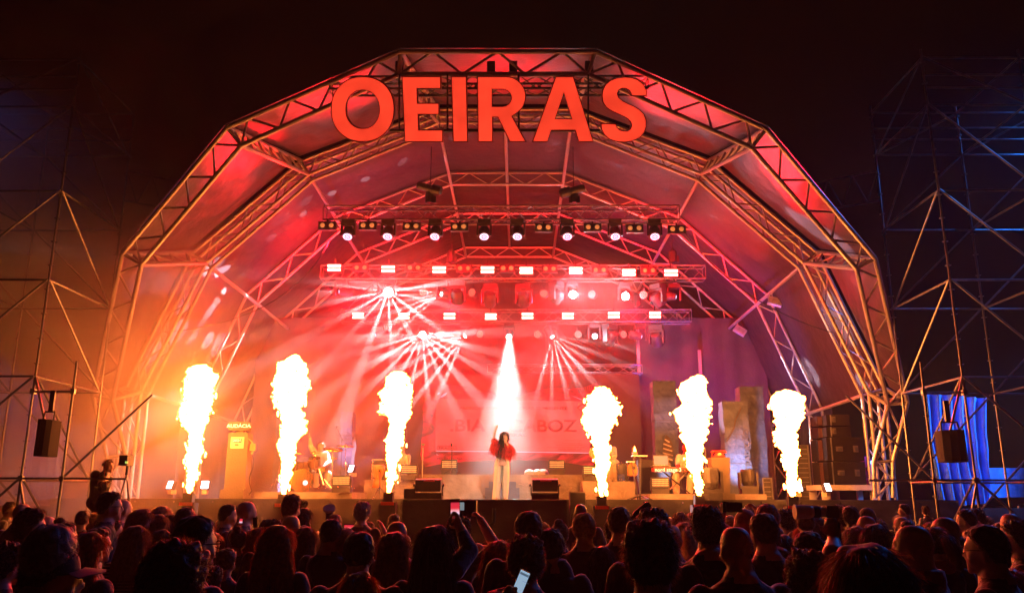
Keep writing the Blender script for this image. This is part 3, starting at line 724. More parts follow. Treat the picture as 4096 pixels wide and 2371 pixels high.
big = emat('embossed_letters', (.8, .012, .02), 1, .5)
stext('.BIA', 690, 640, 150, w1, big, .012, 1.25); stext('CABOZ', 1640, 645, 150, w1, big, .012, 1.2)
for k, s in enumerate(['COMPOSIÇÃO:', 'LIBERDADE 20%', 'FURIA CRIATIVA 25%', 'INTUIÇÃO SOFISTICADA 30%', 'PERSISTENCIA 15%', 'TEIMOSIA 10%']):
    stext(s, 2080-len(s)*6, 825+k*25+(8 if k else 0), 17, w1, xs=1.5)
fr = [(315, 890), (550, 890), (550, 942), (315, 942)]
for i in range(4):
    a_, b_ = fr[i], fr[(i+1) % 4]
    w_ = 4; shape('stamp_frame', [(min(a_[0], b_[0])-w_, min(a_[1], b_[1])-w_), (max(a_[0], b_[0])+w_, min(a_[1], b_[1])-w_), (max(a_[0], b_[0])+w_, max(a_[1], b_[1])+w_), (min(a_[0], b_[0])-w_, max(a_[1], b_[1])+w_)], SYY-.016-.001*i, barm, w1)
dm = [(2075, 410), (2140, 360), (2200, 410), (2140, 460)]
for i in range(4):
    a_, b_ = Vector(dm[i]), Vector(dm[(i+1) % 4]); n_ = Vector((-(b_-a_).y, (b_-a_).x)).normalized()*5
    shape('diamond_mark', [a_-n_, b_-n_, b_+n_, a_+n_], SYY-.021-.001*i, barm, w1)
for i in range(10):
    x = 2085+i*24; y = 205-i*8; shape('barcode_bar', [(x, y-28), (x+14, y-34), (x+26, y+18), (x+12, y+24)], SYY-.02, barm, w1)
# tall drape beside and black header above the screen
single('rear_drape', MB().grid(lambda u, v: (at(2560, 1600, 27.6).x+(9-at(2560, 1600, 27.6).x)*u, 28.5+.02*math.sin(u*40), DZ+6.2*v), 120, 4), mat('maroon_drape', (.06, .045, .05), .8, 0, .2, 1, bump=.4), 'dark pleated drape hanging beside the video screen on the keyboard side', 'drape', smooth=True)
single('rear_drape', MB().grid(lambda u, v: (-8.8+(at(1585, 1600, 27.6).x+8.8)*u, 28.5+.02*math.sin(u*40), DZ+6.2*v), 120, 4), mat('maroon_drape'), 'dark pleated drape hanging behind the drum kit', 'drape', smooth=True)
for px, y0, y1, n_ in ((2549, 1300, 1495, 'orange lit upright post at the edge of the screen header'), (2797, 1400, 1560, 'upright post at the keyboard side back corner behind the fifth flame')):
    single('upright_post', MB().box(((at(px, y0, 28).x), 28, (at(px, y0, 28).z+at(px, y1, 28).z)/2), (.1, .1, at(px, y0, 28).z-at(px, y1, 28).z)), steel, n_, 'post')
# ------------------------------------------------------------------ people builder
def capsule(mb, a, b, ra, rb, n=12):
    a = Vector(a); b = Vector(b); mb.tube(a, b, ra, n, rb); mb.ell(a, (ra,)*3, n, 8); mb.ell(b, (rb,)*3, n, 8); return mb
def loft(mb, rings, n=24):                 # rings: (center, rx, ry)
    vs = []; fs = []
    for c, rx, ry in rings:
        for i in range(n):
            t = 2*math.pi*i/n; vs.append(Vector(c)+Vector((rx*math.cos(t), ry*math.sin(t), 0)))
    for k in range(len(rings)-1):
        for i in range(n): fs.append((k*n+i, k*n+(i+1) % n, (k+1)*n+(i+1) % n, (k+1)*n+i))
    fs += [tuple(range(n))[::-1], tuple(range((len(rings)-1)*n, len(rings)*n))]
    mb.add(vs, fs); return mb
def head(mb, c, R=None, k=1.0):            # c: centre of the skull, facing +Y before R
    R = R or Matrix.Identity(3); C_ = Vector(c); tr = lambda p: C_+R @ (Vector(p)*k)
    def sk(v):
        if v.z > 0:
            t_ = min(.999, v.z/.109); v = Vector((v.x*((1-t_**2.6)**(1/2.6))/math.sqrt(1-t_*t_+1e-6), v.y*((1-t_**2.5)**.4)/math.sqrt(1-t_*t_+1e-6), v.z)) if t_ < .998 else v
        if v.z < 0: v = Vector((v.x*(1+v.z*1.6), v.y*(1+v.z*.9)+(-v.z)*.22, v.z*1.12))
        return v*k
    mb.ell(C_, (.08, .098, .109), 22, 16, R, sk)
    mb.ell(tr((0, .104, -.025)), (.016*k, .022*k, .028*k), 8, 6, R)      # nose
    mb.ell(tr((0, .088, .02)), (.05*k, .02*k, .014*k), 10, 6, R)         # brow
    mb.ell(tr((0, .093, -.07)), (.026*k, .014*k, .011*k), 8, 6, R)       # lips
    mb.ell(tr((0, .085, -.105)), (.028*k, .022*k, .022*k), 8, 6, R)      # chin
    for s in (-1, 1):
        mb.ell(tr((s*.08, -.005, -.02)), (.012*k, .02*k, .033*k), 8, 6, R @ Euler((0, 0, s*.5)).to_matrix())
        mb.ell(tr((s*.032, .088, -.005)), (.013*k, .01*k, .009*k), 6, 5, R)
        mb.ell(tr((s*.045, .065, -.045)), (.026*k, .025*k, .03*k), 8, 6, R)
def hand(mb, w_, d, nrm, k=1.0, curl=.4, thumb=1, point=False):
    """hand from wrist w_ along d, palm normal nrm; five separate fingers"""
    d = Vector(d).normalized(); nrm = (Vector(nrm)-d*Vector(nrm).dot(d)).normalized(); s = d.cross(nrm); w_ = Vector(w_)
    R = Matrix((s, nrm, d)).transposed()
    mb.ell(w_+d*.045*k, (.038*k, .015*k, .052*k), 10, 8, R)
    for i in range(4):
        b = w_+d*.085*k+s*(.027-.018*i)*k; L_ = (.066, .076, .072, .056)[i]*k; cu = .08 if (point and i == 0) else curl*(1+.15*i)
        m_ = b+(d*math.cos(cu*.6)+nrm*math.sin(cu*.6))*L_*.5; e_ = m_+(d*math.cos(cu*1.8)+nrm*math.sin(cu*1.8))*L_*.5
        capsule(mb, b, m_, .0088*k, .008*k, 7); capsule(mb, m_, e_, .008*k, .0065*k, 7)
    b = w_+d*.03*k+s*thumb*.03*k; m_ = b+(d*.6+s*thumb*.7+nrm*.25).normalized()*.035*k; e_ = m_+(d*.85+s*thumb*.1+nrm*.5).normalized()*.032*k
    capsule(mb, b, m_, .0105*k, .0095*k, 7); capsule(mb, m_, e_, .0095*k, .0075*k, 7)
def remesh(mb, name, vox, smooth=3):
    me = mb.mesh(name); o = bpy.data.objects.new('tmp', me); COL.objects.link(o)
    m = o.modifiers.new('r', 'REMESH'); m.mode = 'VOXEL'; m.voxel_size = vox; m.use_smooth_shade = True
    if smooth: s = o.modifiers.new('s', 'SMOOTH'); s.factor = .5; s.iterations = smooth
    bpy.context.view_layer.update()
    r = bpy.data.meshes.new_from_object(o.evaluated_get(bpy.context.evaluated_depsgraph_get())); r.name = name
    bpy.data.objects.remove(o); bpy.data.meshes.remove(me)
    r.polygons.foreach_set('use_smooth', [True]*len(r.polygons)); return r
def paint(me, fn):
    idx = [fn(p.center) for p in me.polygons]; me.polygons.foreach_set('material_index', idx); me.update()
def limb(mb, pts, rs):
    for a, b, r0, r1 in zip(pts, pts[1:], rs, rs[1:]): capsule(mb, a, b, r0, r1)
def strands(mb, roots, dirs, L_, w_, seg=4, grav=.6, curl=0, jit=.25, seed=0):
    r = random.Random(seed)
    for p, d in zip(roots, dirs):
        d = (Vector(d)+Vector((r.gauss(0, jit), r.gauss(0, jit), r.gauss(0, jit)))).normalized(); p = Vector(p); l = L_*r.uniform(.7, 1.15)
        side = d.cross(Vector((r.gauss(0, 1), r.gauss(0, 1), r.gauss(0, 1)))).normalized(); ph = r.uniform(0, 6.28); vs = []
        for k in range(seg+1):
            t = k/seg; ww = w_*(1-t*.85)
            off = side*math.sin(ph+t*9)*curl*t+side.cross(d)*math.cos(ph+t*9)*curl*t
            vs += [p+off-side*ww/2, p+off+side*ww/2]
            d = (d+Vector((0, 0, -grav/seg))).normalized(); p = p+d*l/seg
        mb.add(vs, [(2*k, 2*k+1, 2*k+3, 2*k+2) for k in range(seg)])
def scalp(n, c, seed, zmin=-.03, k=1.0, face=.045):
    r = random.Random(seed); P = []; D = []
    while len(P) < n:
        v = Vector((r.gauss(0, 1), r.gauss(0, 1), r.gauss(0, 1))).normalized(); q = Vector((v.x*.082, v.y*.102, v.z*.12))*k
        if q.z < zmin*k: continue
        if q.y > face*k and q.z < .06*k: continue
        P.append(Vector(c)+q); D.append(v)
    return P, D
def hairmat(name, c, tr=.5): return mat(name, c, .38, 0, .35, 40, trans=tr, sheen=.8)
H_BLACK = hairmat('hair_black', (.035, .022, .016)); H_BROWN = hairmat('hair_brown', (.15, .075, .035)); H_BLOND = hairmat('hair_blond', (.55, .36, .18))
H_RED = hairmat('hair_auburn', (.34, .09, .03)); H_GREY = hairmat('hair_grey', (.33, .3, .28))
# ------------------------------------------------------------------ the singer
SYR = 19.9
def S_(x, y, Y=SYR):  # crop (917x1459 of 220x350) pixel to world
    return at(1920+x/4.168, 1660+y/4.168, Y)
foot = S_(335, 1398); base = Vector((foot.x, SYR, DZ))
def q(x, y, dy=0): return S_(x, y, SYR+dy)-base
mb = MB(); k = q(400, 288).z
hc = q(405, 372); Rh = Euler((.05, 0, math.pi+.12)).to_matrix()
head(mb, hc, Rh, .95)
nk = q(385, 465); ch = q(372, 545); wa = q(372, 700); hp = q(362, 800)
limb(mb, [hc+Vector((0, 0, -.06)), nk], [.05, .052])
loft(mb, [(hp+Vector((0, 0, -.06)), .17, .12), (hp, .165, .115), (wa, .118, .085), (ch+Vector((0, 0, -.1)), .145, .1), (ch, .155, .1), (nk+Vector((0, 0, -.07)), .15, .075), (nk+Vector((0, 0, -.02)), .07, .06)])
sl = q(305, 485); el = q(222, 420, -.03); wl = q(262, 235, -.02)
limb(mb, [sl, el, wl], [.05, .04, .024]); hand(mb, wl, q(300, 130)-wl, (0, -1, 0), .95, .9, 1, True)
sr_ = q(440, 500); er = q(500, 560, -.1); wr = q(435, 462, -.2)
limb(mb, [sr_, er, wr], [.05, .04, .024]); hand(mb, wr, q(420, 415, -.22)-wr, (-.4, .6, 0), .95, 1.5, -1)
for s, fx in ((-1, 270), (1, 415)):
    limb(mb, [hp+Vector((s*.085, 0, -.03)), q(fx+25 if s < 0 else fx-5, 1100), q(fx, 1360)], [.09, .06, .04])
    mb.ell(q(fx, 1388, -.06)+Vector((0, 0, .0)), (.04, .1, .03), 10, 6)
sm = remesh(mb, 'person', .011, 2); sm.materials.append(skin)
so = bpy.data.objects.new('person', sm); COL.objects.link(so); so.location = base
tagp(so, 'singer in red fringed sleeves and wide cream trousers, one arm raised, microphone at mouth', 'person')
def child(name, mb, m, par, smooth=True, label=None):
    me = mb.mesh(name, smooth); me.materials.append(m); o = bpy.data.objects.new(name, me); COL.objects.link(o); o.parent = par
    if label: o['label'] = label
    return o
mb = MB()
for s, x0, x1, top0, top1 in ((-1, 205, 338, 245, 372), (1, 372, 462, 355, 488)):
    N = 28; vs = []; fs = []; rows = [(720, 268 if s < 0 else 365, 370 if s < 0 else 470), (790, 248 if s < 0 else 362, 372 if s < 0 else 485), (900, 236 if s < 0 else 364, 366 if s < 0 else 489), (1050, 230 if s < 0 else 360, 355 if s < 0 else 488), (1220, 218 if s < 0 else 368, 342 if s < 0 else 476), (1398, x0, x1 if s < 0 else 460)]
    R_ = []
    for y, l, r in rows:
        a_, b_ = q(l, y), q(r, y); R_.append(((a_+b_)/2, (b_-a_).x/2))
    for c_, rx in R_:
        for i in range(N):
            t = 2*math.pi*i/N; f_ = 1+.07*math.sin(t*6+s)
            vs.append(c_+Vector((rx*f_*math.cos(t), max(.1, rx*.9)*f_*math.sin(t), 0)))
    for kk in range(len(R_)-1):
        for i in range(N): fs.append((kk*N+i, kk*N+(i+1) % N, (kk+1)*N+(i+1) % N, (kk+1)*N+i))
    mb.add(vs, fs)
child('trousers', mb, creamcloth, so)
mb = MB(); r = random.Random(2)
limb(mb, [sl+Vector((.02, 0, .0)), sl.lerp(el, .9)], [.075, .07]); limb(mb, [sr_, er, er.lerp(wr, .4)], [.075, .075, .055])
loft(mb, [(ch+Vector((0, .01, -.12)), .15, .105), (ch+Vector((0, .01, 0)), .165, .11), (nk+Vector((0, .01, -.05)), .15, .08)])
P = []; D = []
for a_, b_, rr, n_ in ((sl, el, .075, 420), (sr_, er, .08, 330), (er, er.lerp(wr, .45), .06, 180), (ch+Vector((-.12, 0, 0)), ch+Vector((.14, 0, 0)), .1, 160)):
    for _ in range(n_):
        t = r.random(); a = r.uniform(0, 6.28); ax = (b_-a_).normalized(); u_ = ax.orthogonal().normalized(); v_ = ax.cross(u_)
        dd = u_*math.cos(a)+v_*math.sin(a); P.append(a_.lerp(b_, t)+dd*rr*.9); D.append(dd*.5+Vector((0, 0, -.9)))
strands(mb, P, D, .26, .028, 4, 1.4, 0, .25, 3)
child('fringed_top', mb, redfringe, so)
mb = MB(); P, D = scalp(500, hc, 5, -.02, .97)
P = [hc+Rh @ (p-hc) for p in P]; strands(mb, P, [Vector((d.x*.6-.25, d.y*.3-.15, -.1+d.z*.4)) for d in [Rh @ d for d in D]], .1, .012, 5, 1.6, .003, .08, 5)
mb.ell(hc+Rh @ Vector((0, -.015, .012)), (.083, .098, .118), 18, 12, Rh, lambda v: Vector((v.x, min(v.y, .055), max(v.z, -.05))))
r = random.Random(9); P = []; D = []
for _ in range(420):
    P.append(hc+Vector((r.uniform(-.1, -.02), r.uniform(-.09, .05), r.uniform(-.06, .06)))); D.append(Vector((r.uniform(-.3, .1), r.uniform(-.4, .1), -1)))
strands(mb, P, D, .52, .02, 7, 1.0, .015, .08, 6)
for _ in range(80): P.append(hc+Vector((r.uniform(.05, .09), r.uniform(0, .08), r.uniform(-.06, .05))))
strands(mb, P[-80:], [Vector((0, 0, -1))]*80, .12, .012, 5, 1, .01, .1, 7)
child('hair', mb, H_BLACK, so)
t = T('microphone', 'black microphone held at the singer mouth', 'microphone', base+q(420, 410, -.17))
c = MB().ell((0, 0, 0), (.027, .027, .03), 10, 8); t.part('grille', c, black); c = MB().tube((.01, 0, -.02), (.05, -.02, -.13), .016, 8, .012); t.part('handle', c, black)
# ------------------------------------------------------------------ marble blocks of the set
def block(name, px0, px1, py0, py1, Y, depth, label, m=marble, cat='stage block', seed=0, z0=DZ, steps=14, rough=.02):
    a = at(px0, py1, Y); b = at(px1, py0, Y); z1 = b.z; h = z1-z0; w_ = b.x-a.x; c0 = Vector(((a.x+b.x)/2, Y+depth/2, z0))
    t = T(name, label, cat, c0); nx = max(4, int(w_/.18)); nz_ = max(3, int(h/.12)); ny_ = 3
    # rough hewn faces: a displaced box
    bm = bmesh.new(); bmesh.ops.create_cube(bm, size=1)
    for v in bm.verts: v.co = Vector((v.co.x*w_, v.co.y*depth, (v.co.z+.5)*h))
    for ax, n_ in ((0, nx), (2, nz_)):
        es = [e for e in bm.edges if abs((e.verts[0].co-e.verts[1].co).normalized()[ax]) > .99]
        bmesh.ops.subdivide_edges(bm, edges=es, cuts=n_, use_grid_fill=True)
    for v in bm.verts:
        if v.co.z > .01:
            q_ = v.co*3+Vector((seed, 0, 0)); v.co += Vector((noise.noise(q_), noise.noise(q_+Vector((5, 0, 0))), 0))*rough
    me = bpy.data.meshes.new(name); bm.to_mesh(me); bm.free(); me.materials.append(m)
    o = bpy.data.objects.new('stone_body', me); COL.objects.link(o); o.parent = t.o; return t, w_, h, depth
veins = mat('marble_vein', (.3, .23, .2), .8)
def cracks(t, w_, h, d_, n, seed, m=veins, wd=.03, front=True):
    r = random.Random(seed); c = MB()
    for _ in range(n):
        x = r.uniform(-w_/2+.05, w_/2-.1); z = r.uniform(h*.15, h*.9); p = Vector((x, -d_/2-.024, z)); dr = Vector((r.choice((-1, 1))*r.uniform(.3, 1), 0, r.uniform(-1, .2))).normalized()
        wd_ = wd*r.uniform(.4, 1)
        for k_ in range(r.randint(3, 6)):
            e_ = p+dr*r.uniform(.04, .1)*min(1, h*1.5); nn = Vector((-dr.z, 0, dr.x))
            if abs(e_.x) > w_/2-.02 or not .02 < e_.z < h-.02: break
            c.add([p-nn*wd_/2, p+nn*wd_/2, e_+nn*wd_*.35, e_-nn*wd_*.35], [(0, 1, 2, 3)]); p = e_; wd_ *= .7; dr = (dr+Vector((r.gauss(0, .5), 0, r.gauss(0, .5)))).normalized()
    if c.v: t.part('carved_cracks', c, m)
TB = []
for a in [('marble_riser', 1640, 2345, 1897, 1998, 23.2, 1.4, 'long pale marble look block under the screen behind the singer', 1),
          ('marble_riser', 1455, 1672, 1918, 1998, 22.6, 1.2, 'marble look block under the percussionist with a rough broken face', 2),
          ('marble_riser', 2332, 2541, 1924, 2003, 22.0, 1.3, 'marble look block under the guitarist with chiselled dents', 3),
          ('drum_riser', 1015, 1410, 1967, 1992, 20.6, 2.4, 'low marble look platform under the drum kit', 4),
          ('keyboard_riser', 2600, 3064, 1975, 2003, 20.7, 2.6, 'low marble look platform under the keyboard player', 5),
          ('stair_block', 1955, 2064, 1925, 1998, 22.9, .25, 'upper grey step of the little stair behind the singer legs', 6),
          ('stair_block', 1940, 2078, 1950, 1998, 22.5, .35, 'lower grey step of the little stair behind the singer legs', 7)]:
    b_ = block(a[0], a[1], a[2], a[3], a[4], a[5], a[6], a[7], seed=a[8], m=marble if a[8] < 6 else stone, rough=.03 if a[8] < 6 else .004)
    if a[8] < 6: cracks(*b_, 16 if a[8] < 4 else 12, a[8])
# crumbled cloth lumps on the centre block
for i, (px, w_) in enumerate([(2122, 40), (2150, 30), (2172, 26)]):
    p = at(px, 1897, 23.5)
    single('crumpled_cap', MB().ell((0, 0, 0), (.16, .14, .12), 14, 8, fn=lambda v: v*(1+.3*noise.noise(v*9+Vector((i*4, 0, 0))))), creamcloth, 'pale crumpled cloth bundle on the centre block, '+['largest one', 'middle one', 'one next to the light panel'][i], 'cloth bundle', 'cloth bundles on the centre block', smooth=True, loc=(p.x, 23.7, p.z+.03))
# broken columns
cols = [(2628, 2702, 1522, 1976, 24.0, 'tall grey column with a torn hole baring white slats', 11), (2912, 2990, 1604, 1972, 22.4, 'pale column with a long crack and vertical carved lettering', 12),
        (2985, 3050, 1545, 1976, 23.2, 'tallest shaded grey column, farthest to the keyboard side', 13), (1350, 1412, 1646, 1925, 24.6, 'pale lavender lit column with small lettering behind the cymbals', 14), (1088, 1130, 1660, 1935, 24.8, 'lavender lit column behind the second flame', 15)]
for px0, px1, py0, py1, Y, lab, sd in cols:
    t, w_, h, d_ = block('broken_column', px0, px1, py0, py1, Y, .55, lab, stone, 'column', sd, rough=.05)
    c = MB(); r = random.Random(sd)
    for zf in (.36, .66): c.box((0, 0, h*zf), (w_+.012, d_+.012, .012))
    t.part('joint_line', c, stone_dark)
    cracks(t, w_, h, d_, 5, sd, stone_dark, .03)
    if sd == 11:
        c = MB(); O_ = [(-.02, .99), (.1, .9), (.2, .75), (.24, .5), (.17, .3), (.12, .1), (.05, .02), (-.04, .12), (-.12, .25), (-.17, .5), (-.13, .75)]
        hz = h*.24; hh = h*.3; c.prism([(x*w_*1.15, -d_/2-.05, hz+z*hh) for x, z in O_], (0, .03, 0)); ho = t.part('torn_hole', c, stone_dark)
        for i in range(6):
            z = hz+hh*(.18+.125*i); ww = w_*(.13, .2, .23, .2, .17, .1)[i]
            c = MB().tube((-ww*.9, -d_/2-.075, z+.05), (ww, -d_/2-.075, z-.03), .022, 6); t.part('slat', c, whitep, parent=ho)
    if sd == 12:
        mb = textmesh('TRADIÇÃO', .2, .006, .004, xs=1.1); R_ = roty(-math.pi/2); shift(mb, (w_*.34, -d_/2-.055, h*.49), R_); t.part('carved_lettering', mb, stone_dark)
        c = MB(); P_ = [(.2, .93), (.08, .86), (-.05, .8), (-.12, .72), (-.3, .64), (-.46, .58)]
        for (x0, z0_), (x1, z1_) in zip(P_, P_[1:]): c.tube((x0*w_, -d_/2-.03, z0_*h), (x1*w_, -d_/2-.03, z1_*h), .02, 5)
        t.part('long_crack', c, stone_dark)
    if sd == 14:
        for i, s in enumerate(['HOMENAGEM', 'A QUEM CRIA', 'TODOS']):
            mb = textmesh(s, .1, .002); shift(mb, (.05, -d_/2-.06, h*.72-i*.12)); t.part('lettering', mb, textd)
# ------------------------------------------------------------------ fuel pump prop
p = at(940, 1984, 20.35); t = T('fuel_pump_prop', 'cream coloured old fuel pump prop with a red topped sign reading AUDÁCIA', 'stage prop', (p.x, 20.35, DZ)); pb = Vector((p.x, 20.35, DZ))
def pq(px, py, dy=0): return at(px, py, 20.35+dy)-pb
mpu = mat('pump_cream', (.11, .09, .06), .55, 0, .06, 3, bump=.3)
a_, b_ = pq(889, 1984), pq(984, 1957); c = MB().box(((a_.x+b_.x)/2, .1, b_.z/2), (b_.x-a_.x, .6, b_.z)); t.part('plinth', c, mpu)
def col4(pts, y0, y1): return MB().prism([(p_.x, y0, p_.z) for p_ in pts], (0, y1-y0, 0))
bd = t.part('pump_body', col4([pq(900, 1957), pq(985, 1957), pq(996, 1731), pq(919, 1731)], -.08, .32), mpu)
a_, b_ = pq(926, 1793), pq(982, 1748); c = MB().box(((a_.x+b_.x)/2, -.09, (a_.z+b_.z)/2), (b_.x-a_.x, .02, b_.z-a_.z)); mp_ = t.part('meter_panel', c, mat('meter_cream', (.6, .5, .36), .5), parent=bd)
a_, b_ = pq(937, 1770), pq(972, 1755); c = MB().box(((a_.x+b_.x)/2, -.105, (a_.z+b_.z)/2), (b_.x-a_.x, .01, b_.z-a_.z)); t.part('counter_window', c, textd, parent=bd)
lit = mat('white_lettering', (.8, .8, .8), .5, emit=(1, .95, .9), es=.5)
mb = textmesh('2026', .085, .002, .002, xs=1.2); shift(mb, (pq(954.5, 1762.5).x, -.118, pq(954, 1762.5).z)); t.part('digits', mb, lit, parent=bd)
mb = textmesh('000', .06, .002, .002); shift(mb, (pq(952, 1780).x, -.104, pq(952, 1780).z)); t.part('small_digits', mb, textd, parent=bd)
c = MB().box((pq(957, 1725).x, .1, pq(957, 1726).z), (.16, .14, .09)); t.part('neck', c, mpu)
def rrect(x0, x1, z0, z1, r_, y):
    o = []
    for cx_, cz_, a0 in ((x1-r_, z1-r_, 0), (x0+r_, z1-r_, 90), (x0+r_, z0+r_, 180), (x1-r_, z0+r_, 270)):
        for i in range(6): a = math.radians(a0+i*18); o.append((cx_+r_*math.cos(a), y, cz_+r_*math.sin(a)))
    return o
a_, b_ = pq(915, 1721), pq(1002, 1687); s_ = t.part('sign_box', MB().prism(rrect(a_.x, b_.x, a_.z, b_.z, .05, -.05), (0, .2, 0)), mpu)
t.part('sign_face', MB().prism(rrect(a_.x+.025, b_.x-.025, a_.z+.025, b_.z-.025, .035, -.06), (0, .02, 0)), redp, parent=s_)
mb = textmesh('AUDÁCIA', .115, .003, .002, xs=1.15); shift(mb, ((a_.x+b_.x)/2, -.066, (a_.z+b_.z)/2)); t.part('sign_lettering', mb, lit, parent=s_)
hp_ = [pq(995, 1755)+Vector((0, 0, 0)), pq(1006, 1765), pq(1014, 1780), pq(1012, 1812)]
c = MB().path(hp_[:3], .02, 6); c.box(pq(1011, 1788), (.13, .08, .16)); c.tube(pq(1012, 1795), pq(1007, 1815), .025, 6); t.part('nozzle', c, mat('nozzle_orange', (.6, .2, .08), .4))
pts = [pq(1006, 1812)]+[pq(1006+9*math.sin(i*.5), 1812+i*11.5) for i in range(1, 14)]+[pq(995, 1978)]
t.part('hose', MB().path(pts, .012, 5), black)
# ------------------------------------------------------------------ pedestal and telephone
t = T('phone_pedestal', 'cream marble look pedestal under a red telephone', 'pedestal', Vector((at(2885, 1995, 20.3).x, 20.3, DZ))); pb = t.loc
def pq(px, py, dy=0): return at(px, py, 20.3+dy)-pb
t.part('shaft', col4([pq(2856, 1974), pq(2921, 1974), pq(2920, 1828), pq(2845, 1828)], 0, .45), mpu)
a_, b_ = pq(2848, 1996), pq(2937, 1972); t.part('plinth', MB().box(((a_.x+b_.x)/2, .22, b_.z/2), (b_.x-a_.x, .6, b_.z)), mpu)
t = T('telephone', 'old red dial telephone on the cream pedestal', 'telephone', at(2876, 1827, 20.5))
t.part('body', MB().box((0, 0, .05), (.24, .18, .1), taper=.65), redp); c = MB().tube((-.15, 0, .135), (.15, 0, .135), .022, 8)
for s in (-1, 1): c.lathe((s*.15, 0, .1), [(.04, 0), (.045, .02), (.03, .05)], 10)
t.part('handset', c, redp); t.part('dial', MB().lathe((0, -.075, .06), [(.045, 0), (.04, .008)], 14, rotx(math.pi/2+.3)), mat('dial_cream', (.7, .5, .35), .4))
t.part('cord', MB().path([Vector((-.15-.03*math.sin(i), 0, .1-i*.05)) for i in range(6)], .012, 5), redp)
# ------------------------------------------------------------------ wash light panels on the floor
def wash(px, py, Y, label, proto=[None]):
    p = at(px, py, Y)
    if proto[0] is None:
        t = T('wash_light', label, 'floor light', p, 0, 'amber cell floor lights'); proto[0] = t
        t.part('base', MB().box((0, 0, .06), (.42, .2, .13)), blackp)
        c = MB()
        for s in (-1, 1): c.box((s*.225, 0, .2), (.02, .1, .24))
        t.part('bracket', c, blackp); h_ = t.part('housing', MB().box((0, 0, .27), (.43, .14, .25)), blackp)
        c = MB()
        for i in range(12):
            for j in range(4): c.lathe((-.181+i*.033, -.072, .2+j*.047), [(.0145, 0), (.012, .006)], 8, rotx(math.pi/2))
        t.part('led_cells', c, amber, parent=h_)
    else: dup(proto[0], p, 0, label)
for a in [(1365, 1968, 20.45, 'amber cell floor light at the corner of the drum riser'), (1636, 1918, 22.5, 'amber cell floor light on the percussion block'), (1797, 1896, 23.3, 'amber cell floor light on the drum side of the centre block'),
          (2227, 1897, 23.3, 'amber cell floor light on the keyboard side of the centre block'), (2366, 1922, 22.2, 'amber cell floor light half hidden by the fourth flame'), (2641, 1974, 20.9, 'amber cell floor light beside the keyboard stand')]: wash(*a)
# small cool strobes on brackets
def flo(px, py, Y, rz, label, proto=[None]):
    p = at(px, py, Y); p.z = max(p.z, DZ)
    if proto[0] is None:
        t = T('floor_strobe', label, 'floor light', p, rz, 'cool white floor strobes'); proto[0] = t
        R_ = rotx(-.35); t.part('head', MB().box((0, .0, .2), (.19, .1, .2), R_), blackp)
        c = MB()
        for j in range(5): c.box(Vector((0, 0, .2))+R_ @ Vector((0, -.056, -.076+j*.038)), (.165, .008, .03), R_)
        t.part('light_cells', c, led_w); t.part('stand', MB().box((0, .03, .05), (.12, .16, .1)), mat('cream_bracket', (.5, .4, .25), .5))
    else: dup(proto[0], p, rz, label)
for a in [(683, 1975, 20.4, -.5, 'glowing white blue floor strobe beside the first flame, the tilted one farther out'), (818, 1975, 20.4, .15, 'glowing white blue floor strobe between the first flame and the fuel pump'),
          (1408, 1905, 23.5, -.6, 'glowing floor strobe beaming blue beside the drum kit'), (3193, 1985, 20.5, .25, 'glowing white blue floor strobe beside the sixth flame'), (3308, 1985, 20.5, .5, 'glowing white blue floor strobe under the speaker bench')]: flo(*a)
lamp('blue_ray', 'SPOT', at(1412, 1880, 23.3), (.15, .3, 1), 900, at(1640, 1730, 22.3), 24, .5, .03)
# moving heads on the floor
for px, py, Y, k_, lb in ((2844, 2000, 20.0, 1.35, 'large black moving head with a blue glint standing at the stage edge'), (2996, 1976, 20.9, 1.1, 'dark moving head standing on the keyboard riser')):
    p = at(px, py, Y); t = moving_head((p.x, Y, max(p.z, DZ)), 0, glassb, False, k_, lb, None); t.o.rotation_euler = (math.pi, 0, 0)
    t.o.name = 'floor_moving_head'
    if k_ > 1.2:
        for ch in t.o.children:
            if ch.name.startswith('base'):
                c = MB().lathe((-.1, .15, .02), [(.03, 0), (.03, .01)], 8, rotx(math.pi/2)); 
# large black floodlights seen from behind on the centre box, with black boxes
for px, lb in ((1713, 'on the drum side'), (2180, 'on the keyboard side')):
    Y = 18.45; b0 = at(px, 1992, Y); t = T('floor_wash_unit', 'big black floodlight seen from behind on a box '+lb+' of the singer', 'floodlight', (b0.x, Y, DZ)); pb = t.loc
    def pq(x, y): return at(x, y, Y)-pb
    a_, b_ = pq(px-54, 1995), pq(px+55, 1970); t.part('box', MB().box(((a_.x+b_.x)/2, .1, b_.z/2), (b_.x-a_.x, .4, b_.z)), blackp)
    a_, b_ = pq(px-50, 1962), pq(px+50, 1915); cc = ((a_.x+b_.x)/2, .05, (a_.z+b_.z)/2)
    t.part('housing', MB().box(cc, (b_.x-a_.x, .22, b_.z-a_.z), rotx(.15), taper=1.03), mat('housing_black', (.02, .02, .02), .35))
    c = MB()
    for s in (-1, 1):
        c.box((s*.3, .05, cc[2]-.12), (.025, .06, .22)); c.lathe((s*.32, .05, cc[2]), [(.03, -.02), (.03, .02)], 8, roty(math.pi/2))
    t.part('yoke_and_knobs', c, black); t.part('handle', MB().box((.02, -.07, cc[2]+.08), (.24, .02, .02)), redp)
